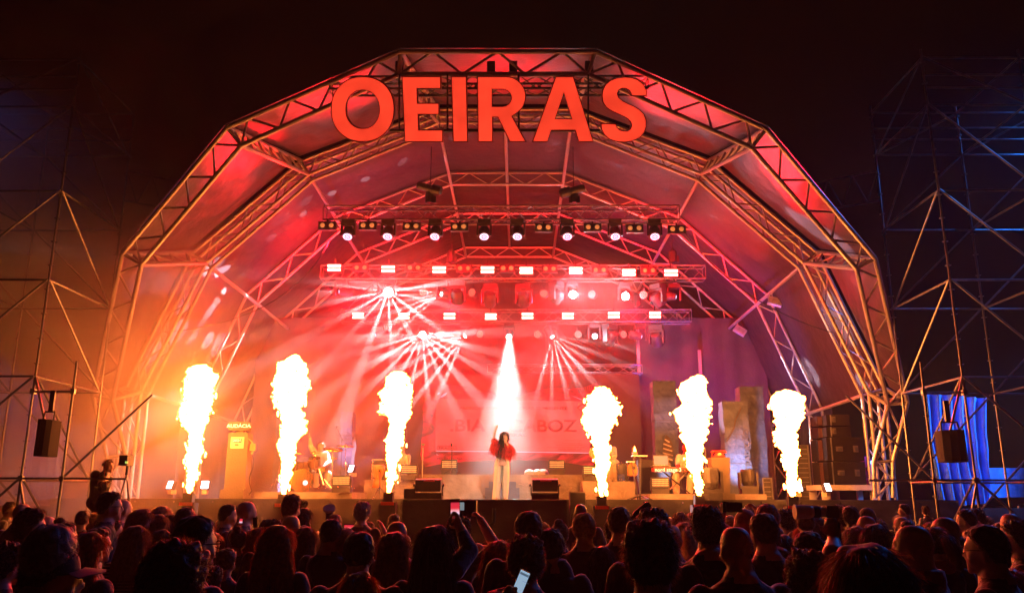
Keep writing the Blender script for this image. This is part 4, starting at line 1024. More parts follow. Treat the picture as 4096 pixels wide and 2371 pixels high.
for px0, px1, py0, Y, lb, m_ in ((1617, 1664, 1954, 18.9, 'small black speaker box beside the floodlight at the drum side corner of the centre box', blackp), (2279, 2341, 1967, 19.6, 'tall grey speaker box standing beside the centre box', mat('grey_box', (.12, .115, .11), .6))):
    a_ = at(px0, 1990, Y); b_ = at(px1, py0, Y); z0 = DZ if px0 < 2000 else .02; t = T('speaker_box', lb, 'speaker', ((a_.x+b_.x)/2, Y, z0)); h = b_.z-z0
    t.part('cabinet', MB().box((0, .1, h/2), (b_.x-a_.x, .4, h)), m_); t.part('grille', MB().box((0, -.105, h/2), (b_.x-a_.x-.03, .01, h-.04)), black)
# ------------------------------------------------------------------ musicians
def zoomq(x0, y0, s): return lambda x, y, Y: at(x0+x/s, y0+y/s, Y)
def figure(name, label, pts, cloth, skinm=skin, k=1.0, headrot=math.pi, vox=.016, legs=True, chest=.17, mask=None, slack=1.0, skin_r=.13):
    """pts: world positions: head, neck, chest, waist, hip, sL eL wL sR eR wR, kL aL kR aR"""
    b = pts['hip'].copy(); b.z = DZ if 'aL' not in pts else min(pts['aL'].z, pts['aR'].z)-.08; L_ = {n: p-b for n, p in pts.items()}
    mb = MB(); R = Euler((pts.get('pitch', Vector()).x if 'pitch' in pts else 0, 0, headrot)).to_matrix(); head(mb, L_['head'], R, k)
    limb(mb, [L_['head']+Vector((0, 0, -.06)), L_['neck']], [.052, .058]); up_ = (L_['neck']-L_['hip'])
    loft(mb, [(L_['hip']+Vector((0, 0, -.08)), chest*.95, .13), (L_['hip']+Vector((0, 0, .03)), chest*1.02, .14), (L_['waist'], chest*.92, .12), (L_['chest'], chest*1.08, .13), (L_['neck']+Vector((0, 0, -.07)), chest*.98, .09), (L_['neck'], .065, .06)])
    for s in 'LR':
        limb(mb, [L_['s'+s], L_['e'+s], L_['w'+s]], [.075*slack, .058*slack, .035*slack]); d = (L_['w'+s]-L_['e'+s]); hand(mb, L_['w'+s], d, (0, -.4, -1), k, .9, 1 if s == 'L' else -1)
        if legs:
            hipj = L_['hip']+Vector(((-.1 if s == 'L' else .1), 0, -.03)); limb(mb, [hipj, L_['k'+s], L_['a'+s]], [.11*slack, .085*slack, .07*slack])
            mb.ell(L_['a'+s]+Vector((0, -.08, -.04)), (.045, .13, .04), 10, 6)
    me = remesh(mb, 'person', vox, 2); me.materials.append(cloth); me.materials.append(skinm)
    H_ = L_['head']; W_ = [L_['wL'], L_['wR']]
    paint(me, lambda c: 1 if ((c-H_).length < skin_r*1.15 or min((c-w_).length for w_ in W_) < .13) else 0)
    o = bpy.data.objects.new('person', me); COL.objects.link(o); o.location = b; tagp(o, label, 'person'); return o, L_, b
Z = zoomq(1050, 1620, 1609/430); Yd = 22.3
dr, L_, b = figure('person', 'drummer in a pale shirt behind the drum kit with one arm raised high', dict(head=Z(880, 620, Yd), neck=Z(860, 700, Yd), chest=Z(850, 780, Yd), waist=Z(850, 890, Yd), hip=Z(860, 980, Yd),
    sL=Z(770, 690, Yd), eL=Z(722, 620, Yd-.1), wL=Z(712, 520, Yd-.15), sR=Z(950, 730, Yd), eR=Z(1000, 850, Yd-.2), wR=Z(930, 900, Yd-.5),
    kL=Z(780, 1030, Yd-.4), aL=Z(800, 1190, Yd-.4), kR=Z(985, 1040, Yd-.4), aR=Z(985, 1190, Yd-.4)), creamcloth, slack=1.15)
mb = MB(); P, D = scalp(260, L_['head'], 4, -.02); strands(mb, [(p.x, 2*L_['head'].y-p.y, p.z) for p in P], [(d.x, -d.y, d.z) for d in D], .05, .02, 3, .8, 0, .3, 1); child('hair', mb, H_BROWN, dr)
p = at(1232, 1745, 22.1); single('drumstick', MB().tube((0, 0, -.12), (.0, 0, .16), .009, 6, .006), whitep, 'drumstick held up in the drummer raised hand', 'drumstick', loc=Z(700, 500, Yd-.15))
# drum kit: every drum and cymbal stand is a thing of its own
shell = mat('drum_shell', (.12, .06, .04), .3, 0, .3, coat=.5); headm = mat('drum_skin', (.65, .55, .45), .5)
def drum(cx_, cy_, Y, r_, dep, R, label, front=False, m=shell, cat='drum', name='drum'):
    p = Z(cx_, cy_, Y); t = T(name, label, cat, p); t.part('shell', MB().lathe((0, 0, 0), [(r_, -dep/2), (r_, dep/2)], 24, R), m)
    for s in (-1, 1):
        t.part('hoop', MB().lathe((0, 0, 0), [(r_+.004, s*dep/2-.015), (r_+.014, s*dep/2-.015), (r_+.014, s*dep/2+.015), (r_-.01, s*dep/2+.015)], 24, R), chrome if not front else brass)
    t.part('skin', MB().lathe((0, 0, 0), [(r_-.012, dep/2+.004), (r_-.02, dep/2+.008)], 24, R), headm if not front else mat('amber_skin', (.45, .2, .06), .25, coat=.6))
    c = MB()
    for i in range(8):
        a = 2*math.pi*i/8+.2; v0 = R @ Vector(((r_+.012)*math.cos(a), (r_+.012)*math.sin(a), -dep*.38)); v1 = R @ Vector(((r_+.012)*math.cos(a), (r_+.012)*math.sin(a), dep*.38)); c.tube(v0, v1, .007, 5)
    t.part('lug_rods', c, chrome); return t
Rf = rotx(math.pi/2) @ roty(-.35)
bdr = drum(585, 1125, 21.3, .27, .42, rotx(math.pi/2) @ roty(.35), 'bass drum with an amber front skin and a small lit port', True)
Rb = rotx(math.pi/2) @ roty(.35); bdr.part('port_hole', MB().lathe(Rb @ Vector((.07, -.06, .224)), [(.065, 0), (.06, .003)], 18, Rb), mat('port_lit', (.6, .6, .8), .4, emit=(.55, .55, 1), es=1.0))
drum(620, 880, 21.5, .155, .24, rotx(.45), 'dark rack tom above the bass drum, next to the flame'); drum(780, 860, 21.5, .14, .22, rotx(.4), 'second dark rack tom above the bass drum, in front of the drummer')
drum(880, 955, 21.8, .17, .14, rotx(.1), 'bright metal snare drum beside the bass drum', m=brass); drum(500, 970, 21.9, .19, .35, rotx(.05), 'large dark tom behind the second flame')
def cymbal(cx_, cy_, Y, r_, R, label, x_base, name='cymbal_stand'):
    p = Z(cx_, cy_, Y); foot = Vector((Z(x_base, 1000, Y).x, Y, DZ+.25)); t = T(name, label, 'cymbal', foot); q_ = p-foot
    c = MB().lathe(q_, [(r_, 0), (r_*.35, .02), (r_*.15, .045), (.01, .05)], 24, R); c.lathe(q_, [(r_, -.003), (r_*.3, .0)], 24, R); t.part('cymbal', c, brass, smooth=True)
    c = MB().tube((0, 0, .1), q_*.98, .011, 6); 
    for i in range(3): a = 2.1*i; c.tube((0, 0, .25), (.22*math.cos(a), .22*math.sin(a), 0), .009, 5)
    c.lathe(q_*.6, [(.018, -.02), (.018, .02)], 8); t.part('stand', c, chrome)
cymbal(1050, 660, 21.6, .26, rotx(.25) @ roty(.12), 'orange lit crash cymbal in front of the drummer', 1045); cymbal(1240, 612, 22.0, .24, rotx(.15) @ roty(.08), 'highest thin cymbal on a tall chrome stand', 1260)
cymbal(775, 712, 21.6, .15, rotx(.1), 'small splash cymbal above the rack toms', 925); cymbal(545, 722, 21.8, .17, rotx(.1) @ roty(.1), 'cymbal half hidden by the second flame', 215); cymbal(1055, 800, 21.8, .17, rotx(.05), 'pair of flat hi hat cymbals beside the snare drum', 1040)
def micstand(base, top, tip, label, name='microphone_stand'):
    t = T(name, label, 'microphone stand', base); q0 = top-base; c = MB().tube((0, 0, 0), q0, .012, 6)
    for i in range(3): a = 2.1*i+.5; c.tube((0, 0, .12), (.28*math.cos(a), .28*math.sin(a), 0), .01, 5)
    t.part('stand', c, black); c = MB().tube(q0-(tip-top)*.35, tip-base, .009, 6); t.part('boom', c, black); c = MB().lathe(tip-base, [(.02, -.03), (.03, .0), (.02, .05)], 8, rotx(.4)); t.part('microphone', c, black)
def fz(v, z=DZ): return Vector((v.x, v.y, z))
a_ = Z(1190, 500, 22.6); micstand(fz(Z(1180, 1000, 22.6)), a_, Z(1108, 330, 22.6), 'tall boom microphone stand over the cymbals beside the lavender column')
a_ = at(1808, 1800, 22.9); micstand(fz(a_, 2.6), a_, at(1806, 1778, 22.9), 'thin dark microphone stand before the red stamp on the screen')
a_ = at(1692, 1790, 20.9); t = T('thin_pole', 'thin tall pale pole standing just beside the screen edge', 'pole', fz(a_)); t.part('pole', MB().tube((0, 0, 0), a_-fz(a_), .014, 6), galv); t.part('top_hook', MB().lathe(a_-fz(a_)+Vector((0, 0, .05)), [(.03, 0), (.05, .05)], 10), galv)
a_ = at(2718, 1818, 21.0); 
# percussionist, drum, case
Y3 = 23.0; P_ = lambda x, y, Y=Y3: at(1000+x*SC, 1400+y*SC, Y)
per, L_, b = figure('person', 'percussionist in pale loose clothes half hidden behind the third flame', dict(head=P_(1370, 870), neck=P_(1375, 930), chest=P_(1385, 980), waist=P_(1360, 1040), hip=P_(1345, 1090),
    sL=P_(1340, 950), eL=P_(1290, 1010, Y3-.2), wL=P_(1240, 990, Y3-.4), sR=P_(1420, 960), eR=P_(1415, 1030, Y3-.2), wR=P_(1370, 1050, Y3-.4), kL=P_(1310, 1110, Y3-.4), aL=P_(1290, 1150, Y3-.4), kR=P_(1370, 1120, Y3-.4), aR=P_(1350, 1160, Y3-.4)), creamcloth, slack=1.1, vox=.018)
mb = MB(); P2, D2 = scalp(200, L_['head'], 8, -.02); strands(mb, [(p.x, 2*L_['head'].y-p.y, p.z) for p in P2], [(d.x, -d.y, d.z) for d in D2], .06, .02, 3, .8, .01, .3, 1); child('hair', mb, H_BLACK, per)
p = at(1508, 1950, 22.1); p0 = at(1508, 1860, 22.1); h = p0.z-p.z; t = T('goblet_drum', 'orange brown goblet drum standing before the percussion block', 'drum', p)
t.part('body', MB().lathe((0, 0, 0), [(.13, 0), (.1, h*.25), (.085, h*.42), (.13, h*.6), (.165, h*.8), (.16, h)], 20, roty(.06)), wood, smooth=True); t.part('skin', MB().lathe((0, 0, h), [(.16, 0), (.15, .01)], 20), headm)
t.part('rope_ring', MB().lathe((0, 0, h*.93), [(.165, 0), (.175, .015), (.165, .03)], 20), mat('rope', (.4, .3, .2), .9))
c = MB()
for i in range(12): a = i*math.pi/6; c.tube((.168*math.cos(a), .168*math.sin(a), h*.93), (.1*math.cos(a+.2), .1*math.sin(a+.2), h*.45), .006, 4)
t.part('tuning_ropes', c, mat('rope'))
a_, b_ = at(1488, 1915, 23.4), at(1560, 1838, 23.4); t = T('flight_case', 'black flight case with a bright metal rim behind the goblet drum', 'flight case', ((a_.x+b_.x)/2, 23.4, a_.z)); w_, h = b_.x-a_.x, b_.z-a_.z
t.part('case_body', MB().box((0, .2, h/2), (w_, .5, h)), blackp); c = MB()
for z in (0, h): c.box((0, -.055, z), (w_+.03, .02, .03))
for s in (-1, 1): c.box((s*w_/2, -.056, h/2), (.03, .022, h))
t.part('edge_trim', c, chrome)
a_ = at(1521, 1880, 21.2); t = T('percussion_stand', 'thin chrome stand with a small cowbell by the third flame', 'stand', fz(a_)); t.part('pole', MB().tube((0, 0, 0), a_-fz(a_), .011, 6), chrome)
c = MB()
for i in range(3): a = 2.1*i; c.tube((0, 0, .3), (.25*math.cos(a), .25*math.sin(a), 0), .009, 5)
t.part('tripod', c, chrome); t.part('cowbell', MB().box(a_-fz(a_), (.1, .06, .07), taper=.7), brass)
# guitarist and his gear
Y4 = 22.5; P_ = lambda x, y, Y=Y4: at(2000+x*SC, 1400+y*SC, Y)
gt, L_, b = figure('person', 'guitarist in pale loose trousers, mostly hidden behind the fourth flame', dict(head=P_(955, 830), neck=P_(965, 880), chest=P_(990, 920), waist=P_(985, 970), hip=P_(1000, 1010),
    sL=P_(950, 890), eL=P_(880, 930, Y4-.2), wL=P_(845, 900, Y4-.4), sR=P_(1020, 890), eR=P_(1030, 950, Y4-.2), wR=P_(960, 960, Y4-.3), kL=P_(985, 1090, Y4-.05), aL=P_(980, 1160, Y4), kR=P_(1040, 1090, Y4-.05), aR=P_(1040, 1165, Y4)), creamcloth, skinm=mat('red_balaclava', (.6, .02, .01), .8), slack=1.15, vox=.018)
t = T('round_lute', 'pale round Portuguese guitar held by the guitarist at the flame edge', 'guitar', P_(850, 920, Y4-.45)); t.part('body', MB().lathe((0, 0, 0), [(.15, 0), (.16, .04), (.15, .08)], 22, rotx(math.pi/2)), wood); t.part('neck', MB().box((.2, 0, .17), (.32, .03, .04), roty(-.7)), black)
Z = zoomq(2450, 1720, 2432/500)
p = Z(395, 890, 21.9); t = T('guitar', 'orange round bodied guitar on a stand beside the flight case', 'guitar', p)
prof = [(-.17, 0), (-.2, .1), (-.2, .22), (-.14, .34), (-.05, .42), (.05, .42), (.14, .34), (.2, .22), (.2, .1), (.17, 0), (.1, -.05), (-.1, -.05)]
k_ = (Z(440, 650, 21.9).z-p.z)/.42; t.part('body', MB().prism([(x*k_*.9, 0, (z+.05)*k_) for x, z in prof], (0, .08, 0)), wood); t.part('sound_hole', MB().lathe((.03, -.005, .28*k_), [(.05, 0), (.045, .004)], 14, rotx(math.pi/2)), black)
t.part('neck', MB().box((.05, .02, .62*k_), (.05, .03, .5*k_)), black); t.part('head', MB().box((.05, .02, .9*k_), (.09, .03, .14*k_)), wood)
c = MB(); c.tube((-.15, .1, -.15), (.05, .12, .2), .012, 6); c.tube((.2, .1, -.15), (.0, .12, .2), .012, 6); t.part('rest', c, black)
a_, b_ = Z(110, 985, 22.1), Z(288, 640, 22.1); w_, h = b_.x-a_.x, b_.z-a_.z; t = T('flight_case', 'tall black flight case with a bright rim standing on the guitarist block', 'flight case', ((a_.x+b_.x)/2, 22.1, a_.z))
t.part('case_body', MB().box((0, .2, h/2), (w_, .4, h)), blackp); c = MB()
for z in (0, h): c.box((0, -.005, z), (w_+.03, .02, .03))
for s in (-1, 1): c.box((s*w_/2, -.006, h/2), (.03, .022, h))
t.part('edge_trim', c, chrome); t.part('latch', MB().box((-.03, -.02, h*.22), (.16, .02, .15)), chrome)
a_ = Z(505, 500, 20.45); t = T('music_stand', 'tall dark pair of stands with a flat top and a small glass, beside the keyboard', 'stand', fz(a_)); top = a_-fz(a_)
c = MB()
for dx in (-.17, 0, .05): c.tube((dx*.3, 0, 0), (dx, 0, top.z-.02-(.12 if dx < 0 else 0)), .016, 6)
for i in range(4): a = 1.57*i+.5; c.tube((0, 0, .1), (.36*math.cos(a), .3*math.sin(a), 0), .014, 5)
t.part('stand', c, black); c = MB().box((.02, 0, top.z), (.37, .22, .03)); c.box((-.2, 0, top.z-.14), (.2, .2, .03)); t.part('shelf', c, whitep)
t = T('glass_ornament', 'small glinting glass ornament on the flat top of the dark stand', 'ornament', Z(435, 495, 20.4)); t.part('bowl', MB().lathe((0, 0, 0), [(.05, 0), (.075, .05), (.05, .1)], 10), mat('ruby_glass', (.5, .2, .2), .1, coat=1)); t.part('rim', MB().lathe((0, 0, .1), [(.05, 0), (.02, .09), (.0, .14)], 8), chrome)
# keyboard player
Yk = 22.0; P_ = lambda x, y, Y=Yk: Z(x, y, Y)
kp, L_, b = figure('person', 'seated keyboard player in cream clothes and a red balaclava', dict(head=P_(1420, 350), neck=P_(1410, 470), chest=P_(1400, 580), waist=P_(1395, 700), hip=P_(1390, 810),
    sL=P_(1305, 530), eL=P_(1265, 660, Yk-.15), wL=P_(1290, 700, Yk-.5), sR=P_(1500, 530), eR=P_(1545, 650, Yk-.15), wR=P_(1500, 705, Yk-.5), kL=P_(1220, 850, Yk-.5), aL=P_(1245, 1190, Yk-.4), kR=P_(1530, 850, Yk-.5), aR=P_(1500, 1190, Yk-.4)), creamcloth, skinm=mat('red_balaclava'), slack=1.25, skin_r=.15)
t = T('microphone', 'small dark microphone before the keyboard player mouth', 'microphone', Z(1400, 440, 21.7)); t.part('capsule', MB().ell((0, 0, 0), (.035, .03, .03), 10, 6), black); t.part('gooseneck', MB().path([(0, 0, 0), (.12, 0, -.05), (.2, 0, -.3)], .008, 5), black)
Yb = 21.3; a_, b_ = Z(803, 798, Yb), Z(1560, 728, Yb); t = T('stage_keyboard', 'long red stage keyboard lettered nord stage 3 on a crossed stand', 'keyboard', ((a_.x+b_.x)/2, Yb, a_.z)); w_, h = b_.x-a_.x, b_.z-a_.z
t.part('body', MB().box((0, .17, h/2), (w_, .34, h)), redp); t.part('back_panel', MB().box((0, -.004, h*.38), (w_-.05, .012, h*.6)), black); mb = textmesh('nord stage 3', .14, .002, .002, xs=.95); shift(mb, (-w_/2+.36, -.014, h*.4)); t.part('lettering', mb, lit)
c = MB()
for s in (-1, 1): c.box((.1*s+.2, -.013, h*.4), (.05, .004, .05))
t.part('sockets', c, chrome)
c = MB()
for i in range(36): c.box((-w_/2+.05+i*(w_-.1)/36, .2, h+.006), ((w_-.1)/36-.003, .16, .012))
t.part('keys', c, whitep)
a_, b_, c_, d_ = Z(985, 800, Yb+.1), Z(1500, 1225, Yb+.1), Z(1470, 810, Yb+.15), Z(1120, 1150, Yb+.15)
t = T('keyboard_stand', 'black crossed keyboard stand', 'keyboard stand', ((a_.x+b_.x)/2, Yb+.1, b_.z)); c = MB().tube(a_, b_, .018, 8); t.part('leg', c, black, world=True); c = MB().tube(c_, d_, .018, 8); t.part('leg', c, galv, world=True)
p = Z(960, 700, Yb+.25); t = T('laptop', 'open laptop behind the red keyboard', 'laptop', p); t.part('base', MB().box((0, 0, .01), (.4, .25, .02)), whitep); sc_ = t.part('lid', MB().box((0, .12, .15), (.4, .015, .27), rotx(-.1)), black)
t.part('display', MB().box((0, .108, .15), (.36, .004, .23), rotx(-.1)), mat('display_dark', (.03, .03, .04), .3, emit=(.12, .12, .2), es=.5), parent=sc_)
p = Z(920, 714, Yb+.2); t = T('mixer', 'small black mixer board beside the laptop', 'mixer', p); t.part('body', MB().box((0, -.05, .01), (.45, .2, .03)), blackp); c = MB()
for i in range(6): c.lathe((-.18+i*.07, -.08, .03), [(.012, 0), (.01, .02)], 6)
t.part('knobs', c, whitep)
a_, b_ = Z(520, 1240, 23.0), Z(1125, 570, 23.0); t = T('drape_table', 'dark cloth covered table and rack behind the keyboard', 'table', ((a_.x+b_.x)/2, 23.0, DZ)); w_ = b_.x-a_.x; t.part('cloth', MB().box((0, .3, (b_.z-DZ)*.4), (w_, .6, (b_.z-DZ)*.8)), drape); t.part('rack_box', MB().box((-w_*.2, .3, (b_.z-DZ)*.9), (w_*.55, .4, (b_.z-DZ)*.2)), blackp)
a_ = Z(1800, 330, 21.2); t = T('side_pole', 'dark upright pole with small clips behind the fifth flame', 'pole', fz(a_)); t.part('pole', MB().tube((0, 0, 0), a_-fz(a_), .016, 6), galv); c = MB()
for z in (.5, 1.1, 1.6): c.box((.03, 0, z), (.05, .04, .04))
t.part('clips', c, black)
a_ = Z(1400, 900, Yk); t = T('stool', 'black stool under the keyboard player', 'stool', fz(a_, DZ+.13)); t.part('seat', MB().lathe((0, 0, .4), [(.17, 0), (.18, .03), (.16, .07)], 16), blackp); c = MB()
for i in range(4): a = 1.57*i+.78; c.tube((.04*math.cos(a), .04*math.sin(a), .4), (.17*math.cos(a), .17*math.sin(a), 0), .012, 6)
t.part('legs', c, black)
# ------------------------------------------------------------------ loudspeaker stack on a bench
Z = lambda x, y, Y: at(3000+x*SC, 1400+y*SC, Y)
Yp = 20.9; a_, b_ = Z(640, 1345, Yp), Z(1160, 1210, Yp); zt = b_.z; b0 = Vector(((a_.x+b_.x)/2, Yp+.5, DZ)); t = T('speaker_bench', 'low white wooden bench under the loudspeaker stack', 'bench', b0); w_ = b_.x-a_.x
t.part('top', MB().box((0, 0, zt-DZ-.06), (w_, 1.1, .13)), whitep)
for sx in (-1, 1):
    for sy in (-1, 1): t.part('leg', MB().box((sx*(w_/2-.12), sy*.45, (zt-DZ-.125)/2), (.13, .1, zt-DZ-.125)), whitep)
cabm = mat('cabinet_black', (.008, .006, .006), .75, 0, .1, bump=.2, bscale=80); grl = mat('cabinet_grille', (.006, .005, .005), .8)
for m_ in (cabm, grl): m_.node_tree.nodes['Principled BSDF'].inputs['Specular IOR Level'].default_value = .12
def cab(x0, x1, y0, y1, lab, slots, dep=.8, xl=None):
    a_, b_ = Z(x0, y1, Yp+.05), Z(x1, y0, Yp+.05); w_, h = b_.x-a_.x, b_.z-a_.z; t = T('loudspeaker', lab, 'loudspeaker', ((a_.x+b_.x)/2, Yp+.05+dep/2, a_.z), 0, 'loudspeakers stacked on the white bench'); t.part('cabinet', MB().box((0, 0, h/2), (w_-.004, dep, h-.008)), cabm)
    fx = Z(xl, y1, Yp+.05).x-(a_.x+b_.x)/2; t.part('front_grille', MB().box((fx/2-w_/4, -.0, h/2), ((-w_/2-fx), dep+.01, h-.03)), grl); t.part('corner_trim', MB().box((-w_/2+.01, -dep/2-.008, h/2), (.03, .02, h-.02)), galv)
    for sx, sz, sw, sh in slots:
        x_ = Z(sx, y1, Yp+.05).x-(a_.x+b_.x)/2; z_ = (1-(sz-y0)/(y1-y0))*h; g_ = t.part('handle_recess', MB().box((x_, -dep/2-.003, z_), (sw, .01, sh)), mat('recess_rim', (.07, .055, .045), .5)); t.part('recess_cup', MB().box((x_+.015, -dep/2-.01, z_-.01), (sw*.6, .012, sh*.6)), black, parent=g_)
    return t
cab(725, 890, 575, 680, 'topmost small loudspeaker cabinet of the stack', [(755, 620, .1, .14)], .6, 690)
cab(728, 902, 685, 780, 'second small loudspeaker cabinet from the top of the stack', [(760, 725, .1, .14)], .6, 690)
cab(738, 1010, 780, 995, 'upper one of the two large loudspeaker cabinets in the stack', [(812, 885, .17, .12), (960, 885, .12, .16)], .8, 700)
cab(750, 1030, 998, 1210, 'bottom large loudspeaker cabinet resting on the white bench', [(828, 1100, .17, .12), (975, 1100, .12, .16)], .8, 710)
for i, (y0, y1, x0, x1) in enumerate([(590, 680, 612, 712), (690, 790, 618, 720), (800, 995, 625, 732), (1000, 1210, 640, 745)]):
    a_, b_ = Z(x0, y1, Yp+.3), Z(x1, y0, Yp+.3); t = T('line_speaker', 'dark maroon loudspeaker front beside the stack, '+['topmost', 'second from the top', 'third from the top', 'bottom one'][i], 'loudspeaker', ((a_.x+b_.x)/2, Yp+.6, a_.z), 0, 'dark loudspeaker fronts beside the stack'); w_, h = b_.x-a_.x, b_.z-a_.z
    t.part('cabinet', MB().box((0, 0, h/2), (w_, .5, h-.01)), cabm); t.part('grille', MB().box((0, -.255, h/2), (w_-.03, .01, h-.04)), mat('maroon_grille', (.04, .012, .016), .6))
p = Z(1050, 1100, 21.9); t = T('pink_balloon_prop', 'glossy pink inflated figure part peeking from behind the loudspeakers', 'inflatable', p); t.part('body', MB().ell((0, 0, 0), (.22, .2, .42), 16, 10), mat('pink_vinyl', (.7, .08, .3), .25, coat=.7), smooth=True); t.part('red_tip', MB().ell((-.02, -.12, -.3), (.14, .12, .16), 12, 8), mat('red_vinyl', (.7, .02, .05), .25, coat=.7), smooth=True); t.part('black_spot', MB().ell((-.02, -.17, .1), (.08, .05, .06), 10, 6), black)
# rack frames behind the sixth flame
for px0, px1, py0, lb in ((3196, 3230, 1780, 'open black rack with metal uprights behind the sixth flame'), (3055, 3085, 1912, 'low flight case with metal edges at the far end of the keyboard riser')):
    a_, b_ = at(px0, 1985, 21.9), at(px1, py0, 21.9); h = b_.z-DZ; w_ = b_.x-a_.x; t = T('equipment_rack', lb, 'rack', ((a_.x+b_.x)/2, 22.1, DZ)); t.part('rack_body', MB().box((0, 0, h/2), (w_, .4, h)), blackp); c = MB()
    for s in (-1, 1): c.box((s*w_/2, -.22, h/2), (.03, .03, h))
    c.box((0, -.222, h), (w_+.03, .028, .03)); t.part('metal_edge', c, galv)
    c = MB()
    for i in range(int(h/.12)): c.box((0, -.206, .08+i*.12), (w_-.06, .012, .02))
    t.part('unit_fronts', c, galv)
# cameraman and tripod at the side
Yc = 16.8; Z = lambda x, y, Y=Yc: at(x*SC, 1400+y*SC, Y); pl = Z(900, 1480).z-.35
t = T('side_platform', 'low dark platform carrying the cameraman', 'platform', (Z(960, 1300).x, Yc+.2, 0)); t.part('top', MB().box((0, 0, pl-.05), (2.2, 1.4, .1)), deckm); t.part('cloth', MB().box((0, 0, (pl-.1)/2), (2.16, 1.36, pl-.1)), drape)
puffy = mat('puffer_black', (.03, .026, .025), .4, 0, .3, 3, bump=.8, bscale=7)
cm, L_, b = figure('person', 'bearded cameraman in a black puffer jacket with headphones, facing his tripod', dict(head=Z(968, 1040), neck=Z(930, 1105), chest=Z(905, 1170), waist=Z(890, 1270), hip=Z(890, 1350),
    sL=Z(860, 1120), eL=Z(850, 1220), wL=Z(920, 1215, Yc-.2), sR=Z(935, 1140, Yc-.1), eR=Z(905, 1230, Yc-.3), wR=Z(958, 1190, Yc-.4), kL=Z(880, 1430), aL=Z(880, 1480)+Vector((0, 0, -.2)), kR=Z(920, 1430), aR=Z(920, 1480)+Vector((0, 0, -.2))), puffy, headrot=-math.pi*.55, slack=1.35, chest=.2)
mb = MB(); P2, D2 = scalp(240, (0, 0, 0), 12, -.01); Rq = Euler((0, 0, -math.pi*.55)).to_matrix(); strands(mb, [L_['head']+Rq @ p for p in P2], [Rq @ d for d in D2], .035, .012, 3, .5, 0, .3, 1); child('hair', mb, H_BROWN, cm)
mb = MB().lathe(L_['head']+Rq @ Vector((-.09, 0, -.02)), [(.045, -.015), (.045, .02)], 12, roty(math.pi/2)); mb.path([L_['head']+Rq @ Vector((.092*math.cos(a), -.0, .13*math.sin(a))) for a in [i*math.pi/8 for i in range(9)]], .012, 6); child('headphones', mb, black, cm)
t = T('press_pass', 'white pass card on a lanyard at the cameraman waist', 'pass card', Z(935, 1230, Yc-.45)); t.part('card', MB().box((0, 0, 0), (.09, .006, .15)), whitep); t.part('lanyard', MB().path([(0, 0, .07), (-.03, 0, .3), (-.05, .05, .55)], .006, 4), redp)
t = T('camera_tripod', 'video camera on a tall thin tripod beside the cameraman', 'tripod', (Z(1130, 1400, 16.6).x, 16.6, pl)); q0 = Z(1135, 1120, 16.6)-t.loc; c = MB()
for dx, dy in ((-.22, -.1), (.28, -.15), (.02, .3)): c.tube(q0, (dx, dy, 0), .014, 6)
t.part('legs', c, galv); t.part('camera_body', MB().box(q0+Vector((-.03, 0, .28)), (.16, .3, .2)), blackp); t.part('screen_light', MB().box(q0+Vector((.05, -.16, .24)), (.05, .02, .04)), mat('screen_green', (.3, .4, .1), .4, emit=(.6, .9, .2), es=.8)); t.part('column', MB().tube(q0, q0+Vector((0, 0, .2)), .025, 8), black)
